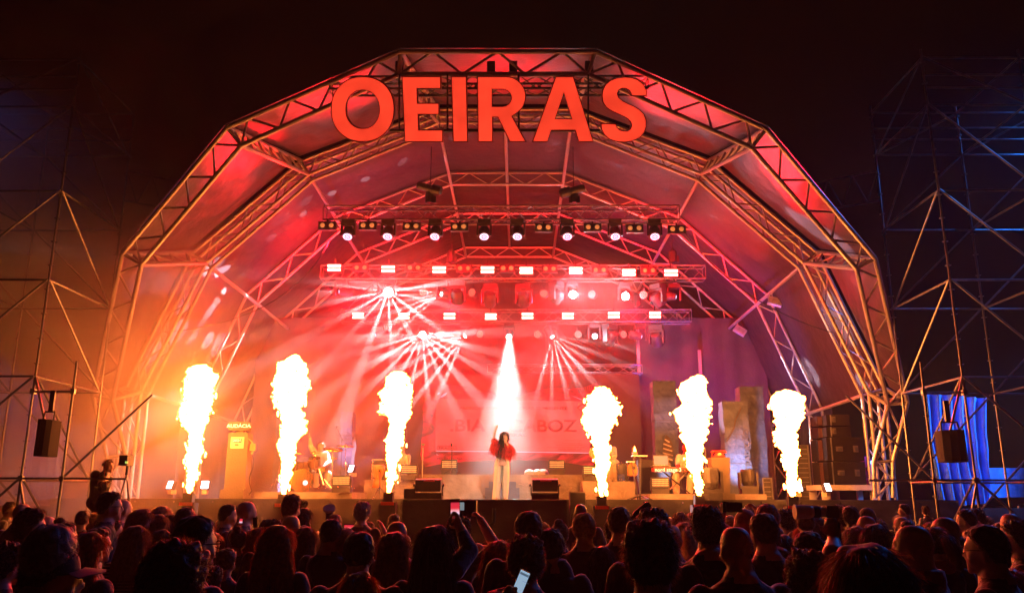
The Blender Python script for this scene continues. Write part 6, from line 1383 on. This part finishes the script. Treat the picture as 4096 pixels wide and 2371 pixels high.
# crop, x, y of the crown, width of the head in crop pixels, hair kind + colour, yaw in degrees (+ looks right), clothes, extra, what sets the person apart
S5 = 1100/2520; S8 = 1096/2520
CR = {5: (0, 1900, S5), 6: (1000, 1900, S5), 7: (2000, 1900, S5), 8: (3000, 1900, S8)}
W0 = {'s': .166, 'v': .172, 'k': .22, 'f': .158, 'l': .2, 'w': .215, 'x': .26, 'u': .175, 'p': .172, 'c': .18, 'h': .215, 'o': .158, 'H': .38}
P_ALL = [l.split('|') for l in '''5|15|300|62|s b|60|black||at the very edge by the drum side scaffold, lowest of the three profiles
5|40|268|80|l n|60|black||long haired, middle of three profiles by the drum side scaffold
5|92|240|80|v n|70|grey||hindmost of the three profiles by the drum side scaffold
5|200|262|115|f n|15|brown||shaven head beside the quiffed man, drum side edge
5|285|296|190|v b|50|black|man_hood|man with a dark quiff in a black hoodie, looking over his shoulder
5|435|375|110|f n|20|black||bald head right behind the quiffed man
5|600|366|185|u b|20|black|woman|woman with a dark top knot behind the big grey haired head
5|470|435|370|s g|0|grey|man|large grey haired head behind the capped man
5|465|612|400|c b|62|black|man|man in a black baseball cap at the corner, nearest on the drum side
5|55|628|300|k b|20|black|man|dark curly head cut off by the picture edge beside the capped man
5|815|520|255|l r|15|black|woman|auburn haired woman just past the capped man
5|880|478|190|s n|60|black|man|glasses|man with glasses showing beyond the auburn haired woman
5|1005|150|112|s b|65|black||glasses|dark bearded man with glasses standing below the cameraman
5|1118|222|115|f n|35|grey||bald man beside the bearded man with glasses
5|1000|280|115|l y|60|pale|woman|blond woman in profile under the bald man
5|870|342|140|x y|20|brown|woman|fuzzy blond head in the orange haze
5|760|320|100|s n|0|black||hazy small head below the cameraman
5|1040|405|125|s n|40|black||low brown head in front of the bald man and the blond profile
5|1290|310|175|w n|35|brown|woman|woman whose long brown hair sweeps across the lit skirt
5|1480|284|150|w y|15|pale|woman|front|blond woman against the lit stage skirt near the first flame
5|1440|358|160|l n|10|black|woman|brown haired woman directly below the blond near the first flame
5|1590|356|150|l b|-10|black|woman|straight black haired woman near the first flame
5|1700|294|140|s n|0|brown||hazy brown head nearest to the stage by the first flame
5|1775|360|290|s b|38|black|man|glasses|tall dark haired man with glasses at the middle of the drum side
5|1240|462|205|l n|0|striped|woman|long haired woman in a striped jumper
5|1160|462|120|v n|-15|black||head half hidden behind the woman in the striped jumper
5|1475|500|190|l b|15|black|woman|dark haired woman with a bright streak behind the huge brown head
5|1490|452|125|w y|0|brown|woman|blond crown peeking over the dark haired woman with the streak
5|1600|580|480|v n|8|black|man|huge brown short haired head, nearest of the drum side
5|2085|262|115|s b|65|brown||bearded man in profile looking at the fuel pump
5|2250|238|122|f b|50|grey|man|close cropped man with a phone raised behind him near the fuel pump
5|2060|386|130|w y|10|pale|woman|pale blond head below the bearded profile
5|2192|448|145|u n|0|black|woman|brown haired head with hair pinned up, under the small lit phone
5|2035|474|165|x y|10|brown|woman|curly blond haired woman left of the pinned up hair
5|1940|520|150|l y|50|black|woman|blond woman squeezed behind the tall man with glasses
5|2075|668|170|s n|10|black||short brown crop in front of the curly blond haired woman
5|1950|825|190|v b|0|black|man|dark rounded head low between the two huge heads
5|2370|482|165|l r|10|black|woman|auburn head at the shoulder of the giant long hair
5|2450|402|115|v b|0|black||small dark head above the auburn one
6|-15|250|72|s b|60|black||man in profile at the flank of the second flame
6|380|172|100|v n|20|brown||man highest against the drum riser
6|470|232|110|k b|40|black|front|curly dark head lifting a camera by the second flame
6|380|264|128|k n|10|brown||brown curly head under the highest man
6|490|298|125|l b|20|grey|woman|front|dark haired woman holding up a little camera
6|375|369|142|f b|15|black|man|bald man in front of the dark haired woman with the camera
6|215|398|150|v b|0|black||tousled dark head beside the bald man
6|250|460|270|w r|0|black|woman|giant auburn wavy hair, nearest left of the middle
6|505|474|190|l n|5|black|woman|straight brown haired woman next to the giant auburn hair
6|745|393|168|s b|20|black|man|short haired broad man in a black coat, by the landscape phone
6|780|358|110|s n|0|black||small head directly behind the broad man in the coat
6|1030|248|135|k g|15|brown|man|grey curly haired man standing clear of the crowd under the third flame
6|870|488|200|l y|10|black|woman|orange lit blond woman, farther of the two beside the round headed man
6|830|530|200|w r|-10|black|woman|orange haired woman, nearer of the two beside the round headed man
6|1085|430|120|k n|10|black|arms|curly head holding a phone sideways in the air
6|1320|350|102|s n|0|black||small short haired head beside the centre box corner
6|1342|423|170|f n|15|black|man|bald man with lit ears in front of the centre box corner
6|1005|508|245|s b|0|black|man|round headed man in a black jacket with wide shoulders, centre left
6|1320|520|245|l n|0|black|woman|long straight haired woman between the round headed man and the sunglasses
6|1690|462|290|l b|0|black|woman|sunglasses|woman with sunglasses pushed up on long black hair
6|1910|380|215|k b|10|black|arms|curly dark haired person holding a lit phone up before the centre box
6|1000|890|310|l r|0|black|woman|orange rimmed crown at the very bottom, in front of the round headed man
6|2090|622|150|h b|0|red|man|person in a red hooded top beside the raised jacket sleeve
6|2280|600|270|x r|0|black|woman|wild curly auburn hair between the red top and the centre
7|-8|602|180|w r|10|black|woman|auburn crown half hidden beside the curly centre head
7|265|324|205|s n|0|black|man|short haired man in front of the centre box, cut against its black side
7|240|568|330|k n|0|black|man|thick brown curly crop, big head just left of the white lit phone
7|395|430|100|l n|0|black|woman|hair peeking beside the short haired man at the centre box
7|170|500|90|w y|0|black|woman|lock of blond hair under the ear of the short haired man
7|548|386|150|u n|10|black|woman|woman with a messy bun at the edge of the centre box
7|462|486|205|s b|5|black|man|dark cropped man in front of the woman with the messy bun
7|738|264|100|f b|10|black|man|close cropped guard standing under the grey speaker box
7|768|340|172|s y|0|brown|man|fair cropped man with lit ears and broad shoulders
7|880|508|95|w y|0|black|woman|wavy blond edge behind the fair cropped man
7|1092|288|170|s n|0|black|man|brown cropped man under the fourth projector
7|1055|386|190|k b|5|black|man|thick black haired man in front of the brown cropped one
7|1395|294|230|v b|20|black|man|glossy black haired man behind the tallest head
7|1370|395|390|v n|0|black|man|tallest and nearest head in the middle, ears lit red
7|1560|452|175|f n|10|black|man|bald man squeezed beside the tallest head
7|1660|500|130|l n|0|black|woman|long haired woman behind the bald man beside the tallest head
7|742|602|200|k r|5|black|man|reddish tousled head in front of the fair cropped man
7|930|652|215|l b|0|black|woman|black long hair left of the glowing blond hair
7|1085|640|195|l y|5|brown|woman|glowing straight blond hair pressed to the tallest head
7|1545|385|112|w y|15|pale|woman|small blond wavy head beyond the tallest man
7|1650|338|112|l n|20|brown|woman|brown haired woman near the fifth projector, farther one
7|1690|420|180|p y|5|black|woman|blond ponytail over the keyboard riser side
7|1762|340|110|l y|0|brown|woman|fair long haired head beside the tall hooded man
7|1892|275|225|v b|0|black|man_hood|tall dark haired man in a hooded sweater under the fifth projector
7|2100|368|112|l y|10|brown|woman|blond head beside the red hood
7|2240|310|185|h b|10|red|arms|person in a dark red hood raising a phone
7|2285|278|100|k g|10|grey||grey haired head just beyond the red hood
7|2300|380|95|s b|-40|black||glasses|man with glasses squeezed behind the large cropped man
7|2420|340|205|s n|-5|black|man|large cropped man next to the coat wearing bald man
7|2442|264|150|v n|0|brown||brown haired head over the large cropped man
7|2165|470|255|f n|-10|black|man|very bald big man in a coat with a standing collar
8|10|285|70|s n|0|black||small head past the keyboard riser corner
8|155|264|158|s r|10|brown||reddish cropped head against the skirt under the sixth flame
8|125|344|208|s n|-20|black|man|short haired man looking to the drum side, below the reddish crop
8|325|320|150|k b|-25|black||black curly haired man under the sixth projector
8|505|325|130|s n|0|brown||brown round head beneath the black lens camera
8|545|288|110|f y|0|grey||bald fair head left of the long lens
8|770|283|95|s y|-70|black|front|blond photographer aiming a long white lens
8|840|284|150|k b|-15|red|man|dark afro haired person in front of the photographer
8|920|280|115|s b|0|black||dark round head beside the afro
8|1080|300|115|c b|-62|black||man in a dark baseball cap against the stage skirt
8|1080|373|130|f n|-45|grey||glasses|bald man with glasses below the capped man
8|605|380|150|l n|0|brown|woman|brown long hair in front of the long lens
8|700|400|112|w r|0|brown|woman|auburn hair behind the dark portrait phone
8|490|470|150|l r|0|black|woman|reddish smooth hair in the middle of the keyboard side
8|625|468|150|l b|0|black|woman|dark smooth hair beside the reddish one
8|540|508|240|s b|0|black|woman|dark rounded bob before the curly bun woman
8|300|548|225|l n|0|black|woman|brown haired head with a lilac sheen near the coat man
8|275|663|230|l r|-55|black|woman|woman in profile with auburn hair facing the drum side
8|525|705|400|k n|5|black|woman|bushy brown curls piled up, near the bottom edge
8|1080|643|600|l n|0|black|woman|biggest smooth brown head at the bottom, nearest of all
8|980|470|225|x n|0|black|woman|long brown curls behind the biggest head
8|1150|448|215|l b|10|black|woman|long dark hair next to the long brown curls
8|1190|414|120|k n|10|brown||small curly head above the long dark hair
8|1422|262|98|s b|-62|grey||boy lifted above the crowd looking to the drum side
8|1612|284|108|k n|-15|pale||curly haired toddler in a pale shirt lifted above the crowd
8|1400|380|105|f n|-50|black|front|bald man under the lifted boy
8|1445|414|125|s n|-30|brown||head in front of the bald man under the boy
8|1370|362|90|l n|0|black||small head touching the lifted boy
8|1560|425|85|u n|0|black|woman|small bun beside the toddler
8|1520|458|250|f n|-50|red|man|big bald man with a scarlet collar
8|1700|460|200|p b|0|black|woman|dark ponytail woman beside the bald man with the scarlet collar
8|1805|384|180|f r|-40|black|man|glasses|round bald man with glasses at the end of the stage skirt
8|1650|430|125|l r|0|black|woman|auburn hair in front of the toddler
8|1700|376|80|k r|0|black||small reddish curls behind the round bald man
8|1990|308|120|s b|-55|black||dark haired man in profile under the blue tarpaulin
8|2080|300|115|v b|-20|black||dark tousled head behind the profile at the blue tarpaulin
8|2035|402|150|w r|0|brown|woman|auburn head in front of the profile at the tarpaulin
8|1965|450|175|x b|0|black|woman|black wavy haired woman near the man with glasses on the keyboard side
8|2175|445|265|s b|-48|black|man|glasses|big dark cropped man with glasses at the keyboard side
8|2180|376|90|l n|0|black|woman|small long haired head behind the big man with glasses
8|2400|350|145|f r|-10|black||reddish bald head near the picture edge
8|2310|430|120|s b|0|black||short dark crop behind the curly man at the edge
8|2240|455|110|l b|0|black|woman|long dark hair between the two men at the keyboard edge
8|2450|430|230|k b|-55|black|man|curly haired man in profile at the keyboard side edge
8|2400|870|380|x r|0|black|woman|red curls filling the bottom corner of the keyboard side
8|2500|262|95|H b|0|black||person in a wide black hat at the keyboard side edge
5|1230|640|150|s n|0|black||dark crop sunk behind the striped jumper
6|600|560|130|l n|0|black|woman|low hair beside the broad man in the black coat
7|2010|560|150|l n|0|black|woman|hair sunk behind the very bald man
8|760|600|130|k n|0|black|woman|small curls between the bob and the biggest head
8|1330|560|150|l n|0|black|woman|hair sunk behind the biggest head and the bald man
8|1900|560|170|s n|0|black|man|cropped head sunk behind the ponytail woman'''.split('\n')]
rp_ = random.Random(21)
KINDN = {'s': 'short', 'v': 'tousled', 'k': 'curly', 'f': 'shaved', 'l': 'long', 'w': 'wavy', 'x': 'wild', 'u': 'pinned', 'p': 'ponytail'}
GLS = mat('spectacle_frame', (.02, .02, .02), .25); caps = mat('cap_black', (.025, .022, .03), .8, 0, .2, 20, sheen=.3)
INFO = {}
for row in P_ALL:
    ci, x, y, w_, hk, yaw, clo = row[:7]; extra = [e for e in row[7:-1] if e]; desc = row[-1]
    x0, y0, s_ = CR[int(ci)]; px = x0+float(x)*s_; py = y0+float(y)*s_; wpx = float(w_)*s_; kind, colr = hk.split()
    d = W0[kind]*F/wpx
    top = .0 if kind in 'fo' else (.045 if kind in 'kv' else .025)
    if kind == 'u': top = .07
    if kind in 'cH': top = .03
    small = ('boy' in desc and 'lifted boy' not in desc) or 'toddler' in desc
    P0 = at(px, py, d); zt = P0.z
    if zt > 1.95 and not small and d > 7: d = max(6.5, d*.8); P0 = at(px, py, d); zt = P0.z
    body = next((e for e in extra if e in CB), None) or ('thin' if rp_.random() < .5 else 'man')
    sc_ = min(zt, 1.98)/(1.709+top); zoff = zt-sc_*(1.709+top)
    if small: sc_ = .8 if 'boy' in desc else .62; zoff = zt-sc_*(1.709+top)
    a = -math.radians(float(yaw))
    o = bpy.data.objects.new('person', CB[body]); COL.objects.link(o)
    wide = min(1.12, max(.92, (W0[kind]*F/wpx)/d*0+1)); o.location = (P0.x, d+.0, zoff); o.rotation_euler = (0, 0, a); o.scale = (sc_,)*3
    o.material_slots[0].link = 'OBJECT'; o.material_slots[0].material = CL[clo]
    o.material_slots[1].link = 'OBJECT'; o.material_slots[1].material = SK[2] if ('afro' in desc or 'guard' in desc) else SK[rp_.choice((0, 1, 0, 3))]
    tagp(o, desc, 'person', 'people in the crowd'); INFO[desc] = (o, sc_)
    def ch(name, me, m):
        if not me.materials: me.materials.append(None)
        c = bpy.data.objects.new(name, me); COL.objects.link(c); c.parent = o; c.material_slots[0].link = 'OBJECT'; c.material_slots[0].material = m; return c
    if kind in 'cH':
        ch('hair', getH('s', 0), HCOL[colr]); 
        if kind == 'c': k_ = ch('cap', CAPM, caps); b_ = ch('brim', BRIM, caps); b_.parent = k_
        else: ch('hat', HATM, caps)
    elif kind == 'h': ch('hood', HOOD, CL['red'])
    else: ch('hair', getH(kind, rp_.randrange(3) if kind in 'lsvkw' else 0), HCOL[colr])
    if 'glasses' in extra: ch('glasses', GLM, GLS)
    if 'sunglasses' in extra: ch('sunglasses', SGM, mat('sunglass_lens', (.03, .02, .02), .05, coat=1))
    if 'scarlet' in desc:
        o.material_slots[0].material = CL['black']; c = MB().lathe((0, -.015, 1.43), [(.098, -.05), (.105, .0), (.1, .05), (.085, .06)], 20).mesh('scarlet_collar', True); c.materials.append(CL['red']); q_ = bpy.data.objects.new('scarlet_collar', c); COL.objects.link(q_); q_.parent = o
# phones and cameras held up
pbody = mat('phone_black', (.02, .02, .022), .25)
def scrm():
    m = mat('phone_picture', (.05, .01, .01), .2, emit=(1, 1, 1), es=1); n = m.node_tree; p = n.nodes['Principled BSDF']; tc = n.nodes['Texture Coordinate']; g_ = n.nodes.new('ShaderNodeSeparateXYZ'); n.links.new(tc.outputs['Generated'], g_.inputs[0])
    rp = n.nodes.new('ShaderNodeValToRGB'); e = rp.color_ramp.elements; e[0].position = 0; e[0].color = (.12, .01, .01, 1); e[1].position = 1; e[1].color = (.02, .0, .0, 1)
    for ps, c in ((.16, (.1, .01, .01, 1)), (.3, (.9, .6, .8, 1)), (.42, (1, .35, .4, 1)), (.55, (.8, .03, .05, 1)), (.8, (.7, .03, .06, 1)), (.88, (.02, 0, 0, 1))): q_ = e.new(ps); q_.color = c
    n.links.new(g_.outputs[2], rp.inputs[0]); n.links.new(rp.outputs[0], p.inputs['Emission Color']); return m
PS = scrm()
def phone(px, py, d, hpx, tilt, label, land=False, screen=PS, dark=False, yaw=0):
    p = at(px, py, d); h = hpx/F*d; w_ = h*.48
    if land: w_, h = h*2.0, h
    t = T('phone', label, 'phone', p); t.o.rotation_euler = (-.05, tilt, yaw)
    t.part('phone_body', MB().box((0, .0, 0), (w_, .009, h)), pbody)
    t.part('screen', MB().box((0, -.0055, 0), (w_*.9, .002, h*.93)), pbody if dark else screen); return t, p, h
def held(px, py, d, h, side=1, down=.35, sleeve=CL['black']):
    """forearm and hand around the phone; a thing belonging to the person who lifts it"""
    pass
def armup(label, wrist, elbow, shoulder, dirv, slv, skm=skin, curl=1.2):
    mb = MB(); b = Vector(shoulder); limb(mb, [Vector((0, 0, 0)), Vector(elbow)-b, Vector(wrist)-b], [.07, .058, .032]); hand(mb, Vector(wrist)-b, dirv, (-.5, -.6, 0), 1, curl, -1)
    me = remesh(mb, 'raised_arm', .01, 1); me.materials.append(slv); me.materials.append(skm); W_ = Vector(wrist)-b
    paint(me, lambda c: 1 if (c-W_).dot((Vector(wrist)-Vector(elbow)).normalized()) > -.05 else 0); return me, b
def raise_arm(desc, wrist, elbow, shoulder, dirv, slv, skm=skin):
    """the lifted arm is a part of its person"""
    me, b = armup(desc, wrist, elbow, shoulder, dirv, slv, skm); o = bpy.data.objects.new('raised_arm', me); COL.objects.link(o); par = INFO[desc][0]
    o.parent = par; bpy.context.view_layer.update(); o.matrix_parent_inverse = par.matrix_world.inverted(); o.location = b
ds = INFO['woman with sunglasses pushed up on long black hair'][0].location.y
C6 = lambda x, y, dd: at(1000+x*S5, 1900+y*S5, dd)
phone(1000+1880*S5, 1900+310*S5, ds+.25, 178*S5, -.03, 'phone held high by a raised arm, its screen filming the red stage')
raise_arm('woman with sunglasses pushed up on long black hair', C6(1925, 480, ds+.2), C6(2010, 690, ds+.1), C6(1870, 860, ds), C6(1885, 380, ds+.26)-C6(1925, 480, ds+.2), CL['black'])
d_ = INFO['curly head holding a phone sideways in the air'][0].location.y
phone(1000+925*S5, 1900+478*S5, d_-.1, 66*S5, .02, 'phone held sideways filming the stage, purple red screen', True)
d_ = 2.2; t, p, h = phone(2085, 2325, d_, 200*S5, .42, 'bright white blue phone screen tilted at the bottom edge', screen=mat('phone_white', (.5, .6, .7), .2, emit=(.4, .58, .78), es=.7))
t.part('screen_menu', MB().box((0, -.0075, h*.33), (h*.4, .001, h*.1)), mat('menu_grey', (.3, .35, .4), .4, emit=(.1, .16, .22), es=.7)); t.part('screen_line', MB().box((.01, -.0075, h*.05), (h*.3, .001, h*.012)), mat('menu_grey'))
mb = MB(); w_ = Vector((-.09, -.02, -.1)); mb.ell(w_+Vector((.03, 0, .03)), (.045, .025, .05), 12, 8)
for i in range(4): b = w_+Vector((.02-.004*i, .012, .01+.02*i)); capsule(mb, b, b+Vector((.05, .012, .012)), .009, .008, 8); capsule(mb, b+Vector((.05, .012, .012)), b+Vector((.07, -.004, .014)), .008, .007, 8)
capsule(mb, w_+Vector((.03, -.02, .05)), w_+Vector((.06, -.03, .09)), .012, .009, 8); limb(mb, [w_, w_+Vector((-.08, .0, -.3))], [.03, .05])
me = remesh(mb, 'hand', .006, 1); me.materials.append(skin); h_ = bpy.data.objects.new('raised_arm', me); COL.objects.link(h_); par = INFO['thick brown curly crop, big head just left of the white lit phone'][0] if False else INFO['auburn crown half hidden beside the curly centre head'][0]
h_.parent = par; bpy.context.view_layer.update(); h_.matrix_parent_inverse = par.matrix_world.inverted(); h_.location = p
d_ = 8.2; phone(2210*S5, 1900+418*S5, d_, 62*S5, .05, 'small lit phone by the close cropped man near the fuel pump'); phone(2340*S5, 1900+425*S5, d_, 75*S5, 0, 'small dark phone past the close cropped man', dark=True); phone(1000+48*S5, 1900+430*S5, d_, 85*S5, -.1, 'dark phone held upright under the second flame', dark=True)
phone(2000+2062*S5, 1900+290*S5, 7.0, 92*S5, .04, 'dark phone raised by the red hooded person', dark=True); phone(3000+795*S8, 1900+512*S8, 4.4, 150*S8, .02, 'dark phone held upright by a pale arm on the keyboard side', dark=True)
C8 = lambda x, y, dd: at(3000+x*S8, 1900+y*S8, dd)
raise_arm('auburn hair behind the dark portrait phone', C8(770, 600, 4.4), C8(770, 740, 4.2), C8(800, 860, 4.3), (0, 0, 1), SK[1], SK[1])
C7 = lambda x, y, dd: at(2000+x*S5, 1900+y*S5, dd)
dd = INFO['person in a dark red hood raising a phone'][0].location.y
raise_arm('person in a dark red hood raising a phone', C7(2045, 355, dd), C7(2000, 470, dd), C7(2120, 540, dd), (.1, 0, 1), CL['red'])
t = T('photo_camera', 'black camera with a long pale lens aimed at the stage by the blond photographer', 'camera', C8(705, 335, 7.2)); t.part('camera_body', MB().box((.03, 0, 0), (.1, .12, .1)), blackp); R_ = roty(-math.pi/2)
t.part('lens', MB().lathe((-.02, 0, 0), [(.04, 0), (.045, .1), (.055, .12), (.058, .24), (.062, .25)], 14, R_), mat('lens_cream', (.6, .52, .4), .4)); t.part('lens_ring', MB().lathe((-.02, 0, 0), [(.046, .04), (.05, .045), (.05, .09), (.046, .095)], 14, R_), black)
t = T('photo_camera', 'small black camera lifted beside the dark phone over the red hood', 'camera', C7(2140, 292, 7.0)); t.part('camera_body', MB().box((0, 0, 0), (.13, .06, .08)), blackp); t.part('lens', MB().lathe((0, .02, 0), [(.03, 0), (.035, .07)], 12, rotx(-math.pi/2)), black)
t = T('video_camera', 'video camera rig with a small bright monitor beside the raised phone', 'camera', C6(1975, 300, 9)); t.part('camera_body', MB().box((0, 0, 0), (.24, .25, .16)), blackp); t.part('monitor', MB().box((-.06, -.14, .02), (.13, .02, .1)), pbody); t.part('monitor_glow', MB().box((-.06, -.152, .02), (.11, .003, .08)), mat('monitor_blue', (.1, .1, .1), .3, emit=(.35, .45, .5), es=.5)); t.part('handle', MB().path([(.12, 0, -.05), (.2, 0, -.2), (.3, 0, -.15), (.3, 0, .0)], .02, 6), black)
t = T('torch_ring', 'small round rim glowing at the lit skirt between second and third flame', 'reflector', C6(727, 305, 12)); t.part('ring', MB().lathe((0, 0, 0), [(.075, -.02), (.085, -.02), (.085, .02), (.075, .02)], 18, rotx(.6)), whitep); t.part('tube', MB().tube((0, 0, 0), (0, .1, -.5), .05, 10), black)
t = T('coffee_flask', 'small metal flask end beside the glossy black haired man', 'flask', C7(1235, 380, 6)); t.part('body', MB().lathe((0, 0, 0), [(.028, 0), (.034, .02), (.034, .12), (.02, .14)], 12, roty(.9)), chrome); t.part('cap', MB().lathe((0, 0, 0), [(.02, -.03), (.02, 0)], 10, roty(.9)), black)
# ------------------------------------------------------------------ haze
def volmat(name, dens, col=(1, .97, .95), an=.35):
    m = bpy.data.materials.new(name); m.use_nodes = True; n = m.node_tree
    for x in list(n.nodes):
        if x.type == 'BSDF_PRINCIPLED': n.nodes.remove(x)
    v = n.nodes.new('ShaderNodeVolumePrincipled'); v.inputs['Color'].default_value = (*col, 1)
    v.inputs['Density'].default_value = dens; v.inputs['Anisotropy'].default_value = an
    n.links.new(v.outputs[0], n.nodes['Material Output'].inputs['Volume']); return m, n, v
hm, _, _ = volmat('haze', HAZE)
mb = MB().box((0, 17, 7.5), (70, 40, 17)); 
single('haze', mb, hm, 'thin stage haze filling the air', 'haze', kind='stuff')
def blob_smoke(name, label, blobs, lo, hi, dens, nscale, nlo=.3, nhi=.68, an=.2):
    m, n, v = volmat(name, 0, (1, .86, .76), an=an)
    tc = n.nodes.new('ShaderNodeNewGeometry'); acc = None
    def math_(op, a, b):
        x = n.nodes.new('ShaderNodeMath'); x.operation = op
        for i, q in ((0, a), (1, b)):
            if isinstance(q, (int, float)): x.inputs[i].default_value = q
            else: n.links.new(q, x.inputs[i])
        return x.outputs[0]
    for c_, r_, w_ in blobs:
        s = n.nodes.new('ShaderNodeVectorMath'); s.operation = 'SUBTRACT'; n.links.new(tc.outputs['Position'], s.inputs[0]); s.inputs[1].default_value = c_
        dv = n.nodes.new('ShaderNodeVectorMath'); dv.operation = 'DIVIDE'; n.links.new(s.outputs[0], dv.inputs[0]); dv.inputs[1].default_value = r_
        ln = n.nodes.new('ShaderNodeVectorMath'); ln.operation = 'LENGTH'; n.links.new(dv.outputs[0], ln.inputs[0])
        mr = n.nodes.new('ShaderNodeMapRange'); mr.interpolation_type = 'SMOOTHSTEP'; mr.inputs[1].default_value = 1; mr.inputs[2].default_value = .15
        mr.inputs[3].default_value = 0; mr.inputs[4].default_value = w_; n.links.new(ln.outputs['Value'], mr.inputs[0])
        acc = mr.outputs[0] if acc is None else math_('ADD', acc, mr.outputs[0])
    nz = n.nodes.new('ShaderNodeTexNoise'); nz.inputs['Scale'].default_value = nscale; nz.inputs['Detail'].default_value = 3; nz.inputs['Distortion'].default_value = .6
    n.links.new(tc.outputs['Position'], nz.inputs['Vector'])
    mr = n.nodes.new('ShaderNodeMapRange'); mr.inputs[1].default_value = nlo; mr.inputs[2].default_value = nhi; mr.inputs[3].default_value = .25; mr.inputs[4].default_value = 1.5
    n.links.new(nz.outputs['Fac'], mr.inputs[0])
    n.links.new(math_('MULTIPLY', math_('MULTIPLY', acc, mr.outputs[0]), dens), v.inputs['Density'])
    c_ = [(a+b)/2 for a, b in zip(lo, hi)]; d_ = [b-a for a, b in zip(lo, hi)]
    single(name, MB().box((0, 0, 0), d_), m, label, 'smoke', kind='stuff', loc=c_)
blob_smoke('smoke', 'drifting smoke glowing orange and red around the drum side of the stage',
    [((-7.5, 20.8, 3.5), (7.0, 5.0, 7.0), .75), ((-12.2, 18.8, 5.8), (6.8, 4.0, 10.0), 10), ((-3.5, 26, 5.5), (5.5, 5, 4.5), .3), ((0.5, 27.0, 7.2), (7.0, 4.5, 3.6), .34), ((0, 24.2, 4.2), (3.0, 3.6, 4.4), .45), ((-3.3, 24.7, 8.3), (3.2, 1.7, 2.3), 2.0), ((-2.6, 26.5, 6.4), (2.8, 1.7, 2.2), 1.8), ((2.4, 24.7, 8.2), (2.2, 1.4, 1.3), 1.5), ((1.7, 26.5, 6.5), (1.6, 1.4, 1.7), 1.3)],  # small blobs round the beam heads are added so the rays show
    (-19.5, 15.5, .3), (7.5, 32.5, 13.5), .06, .35)
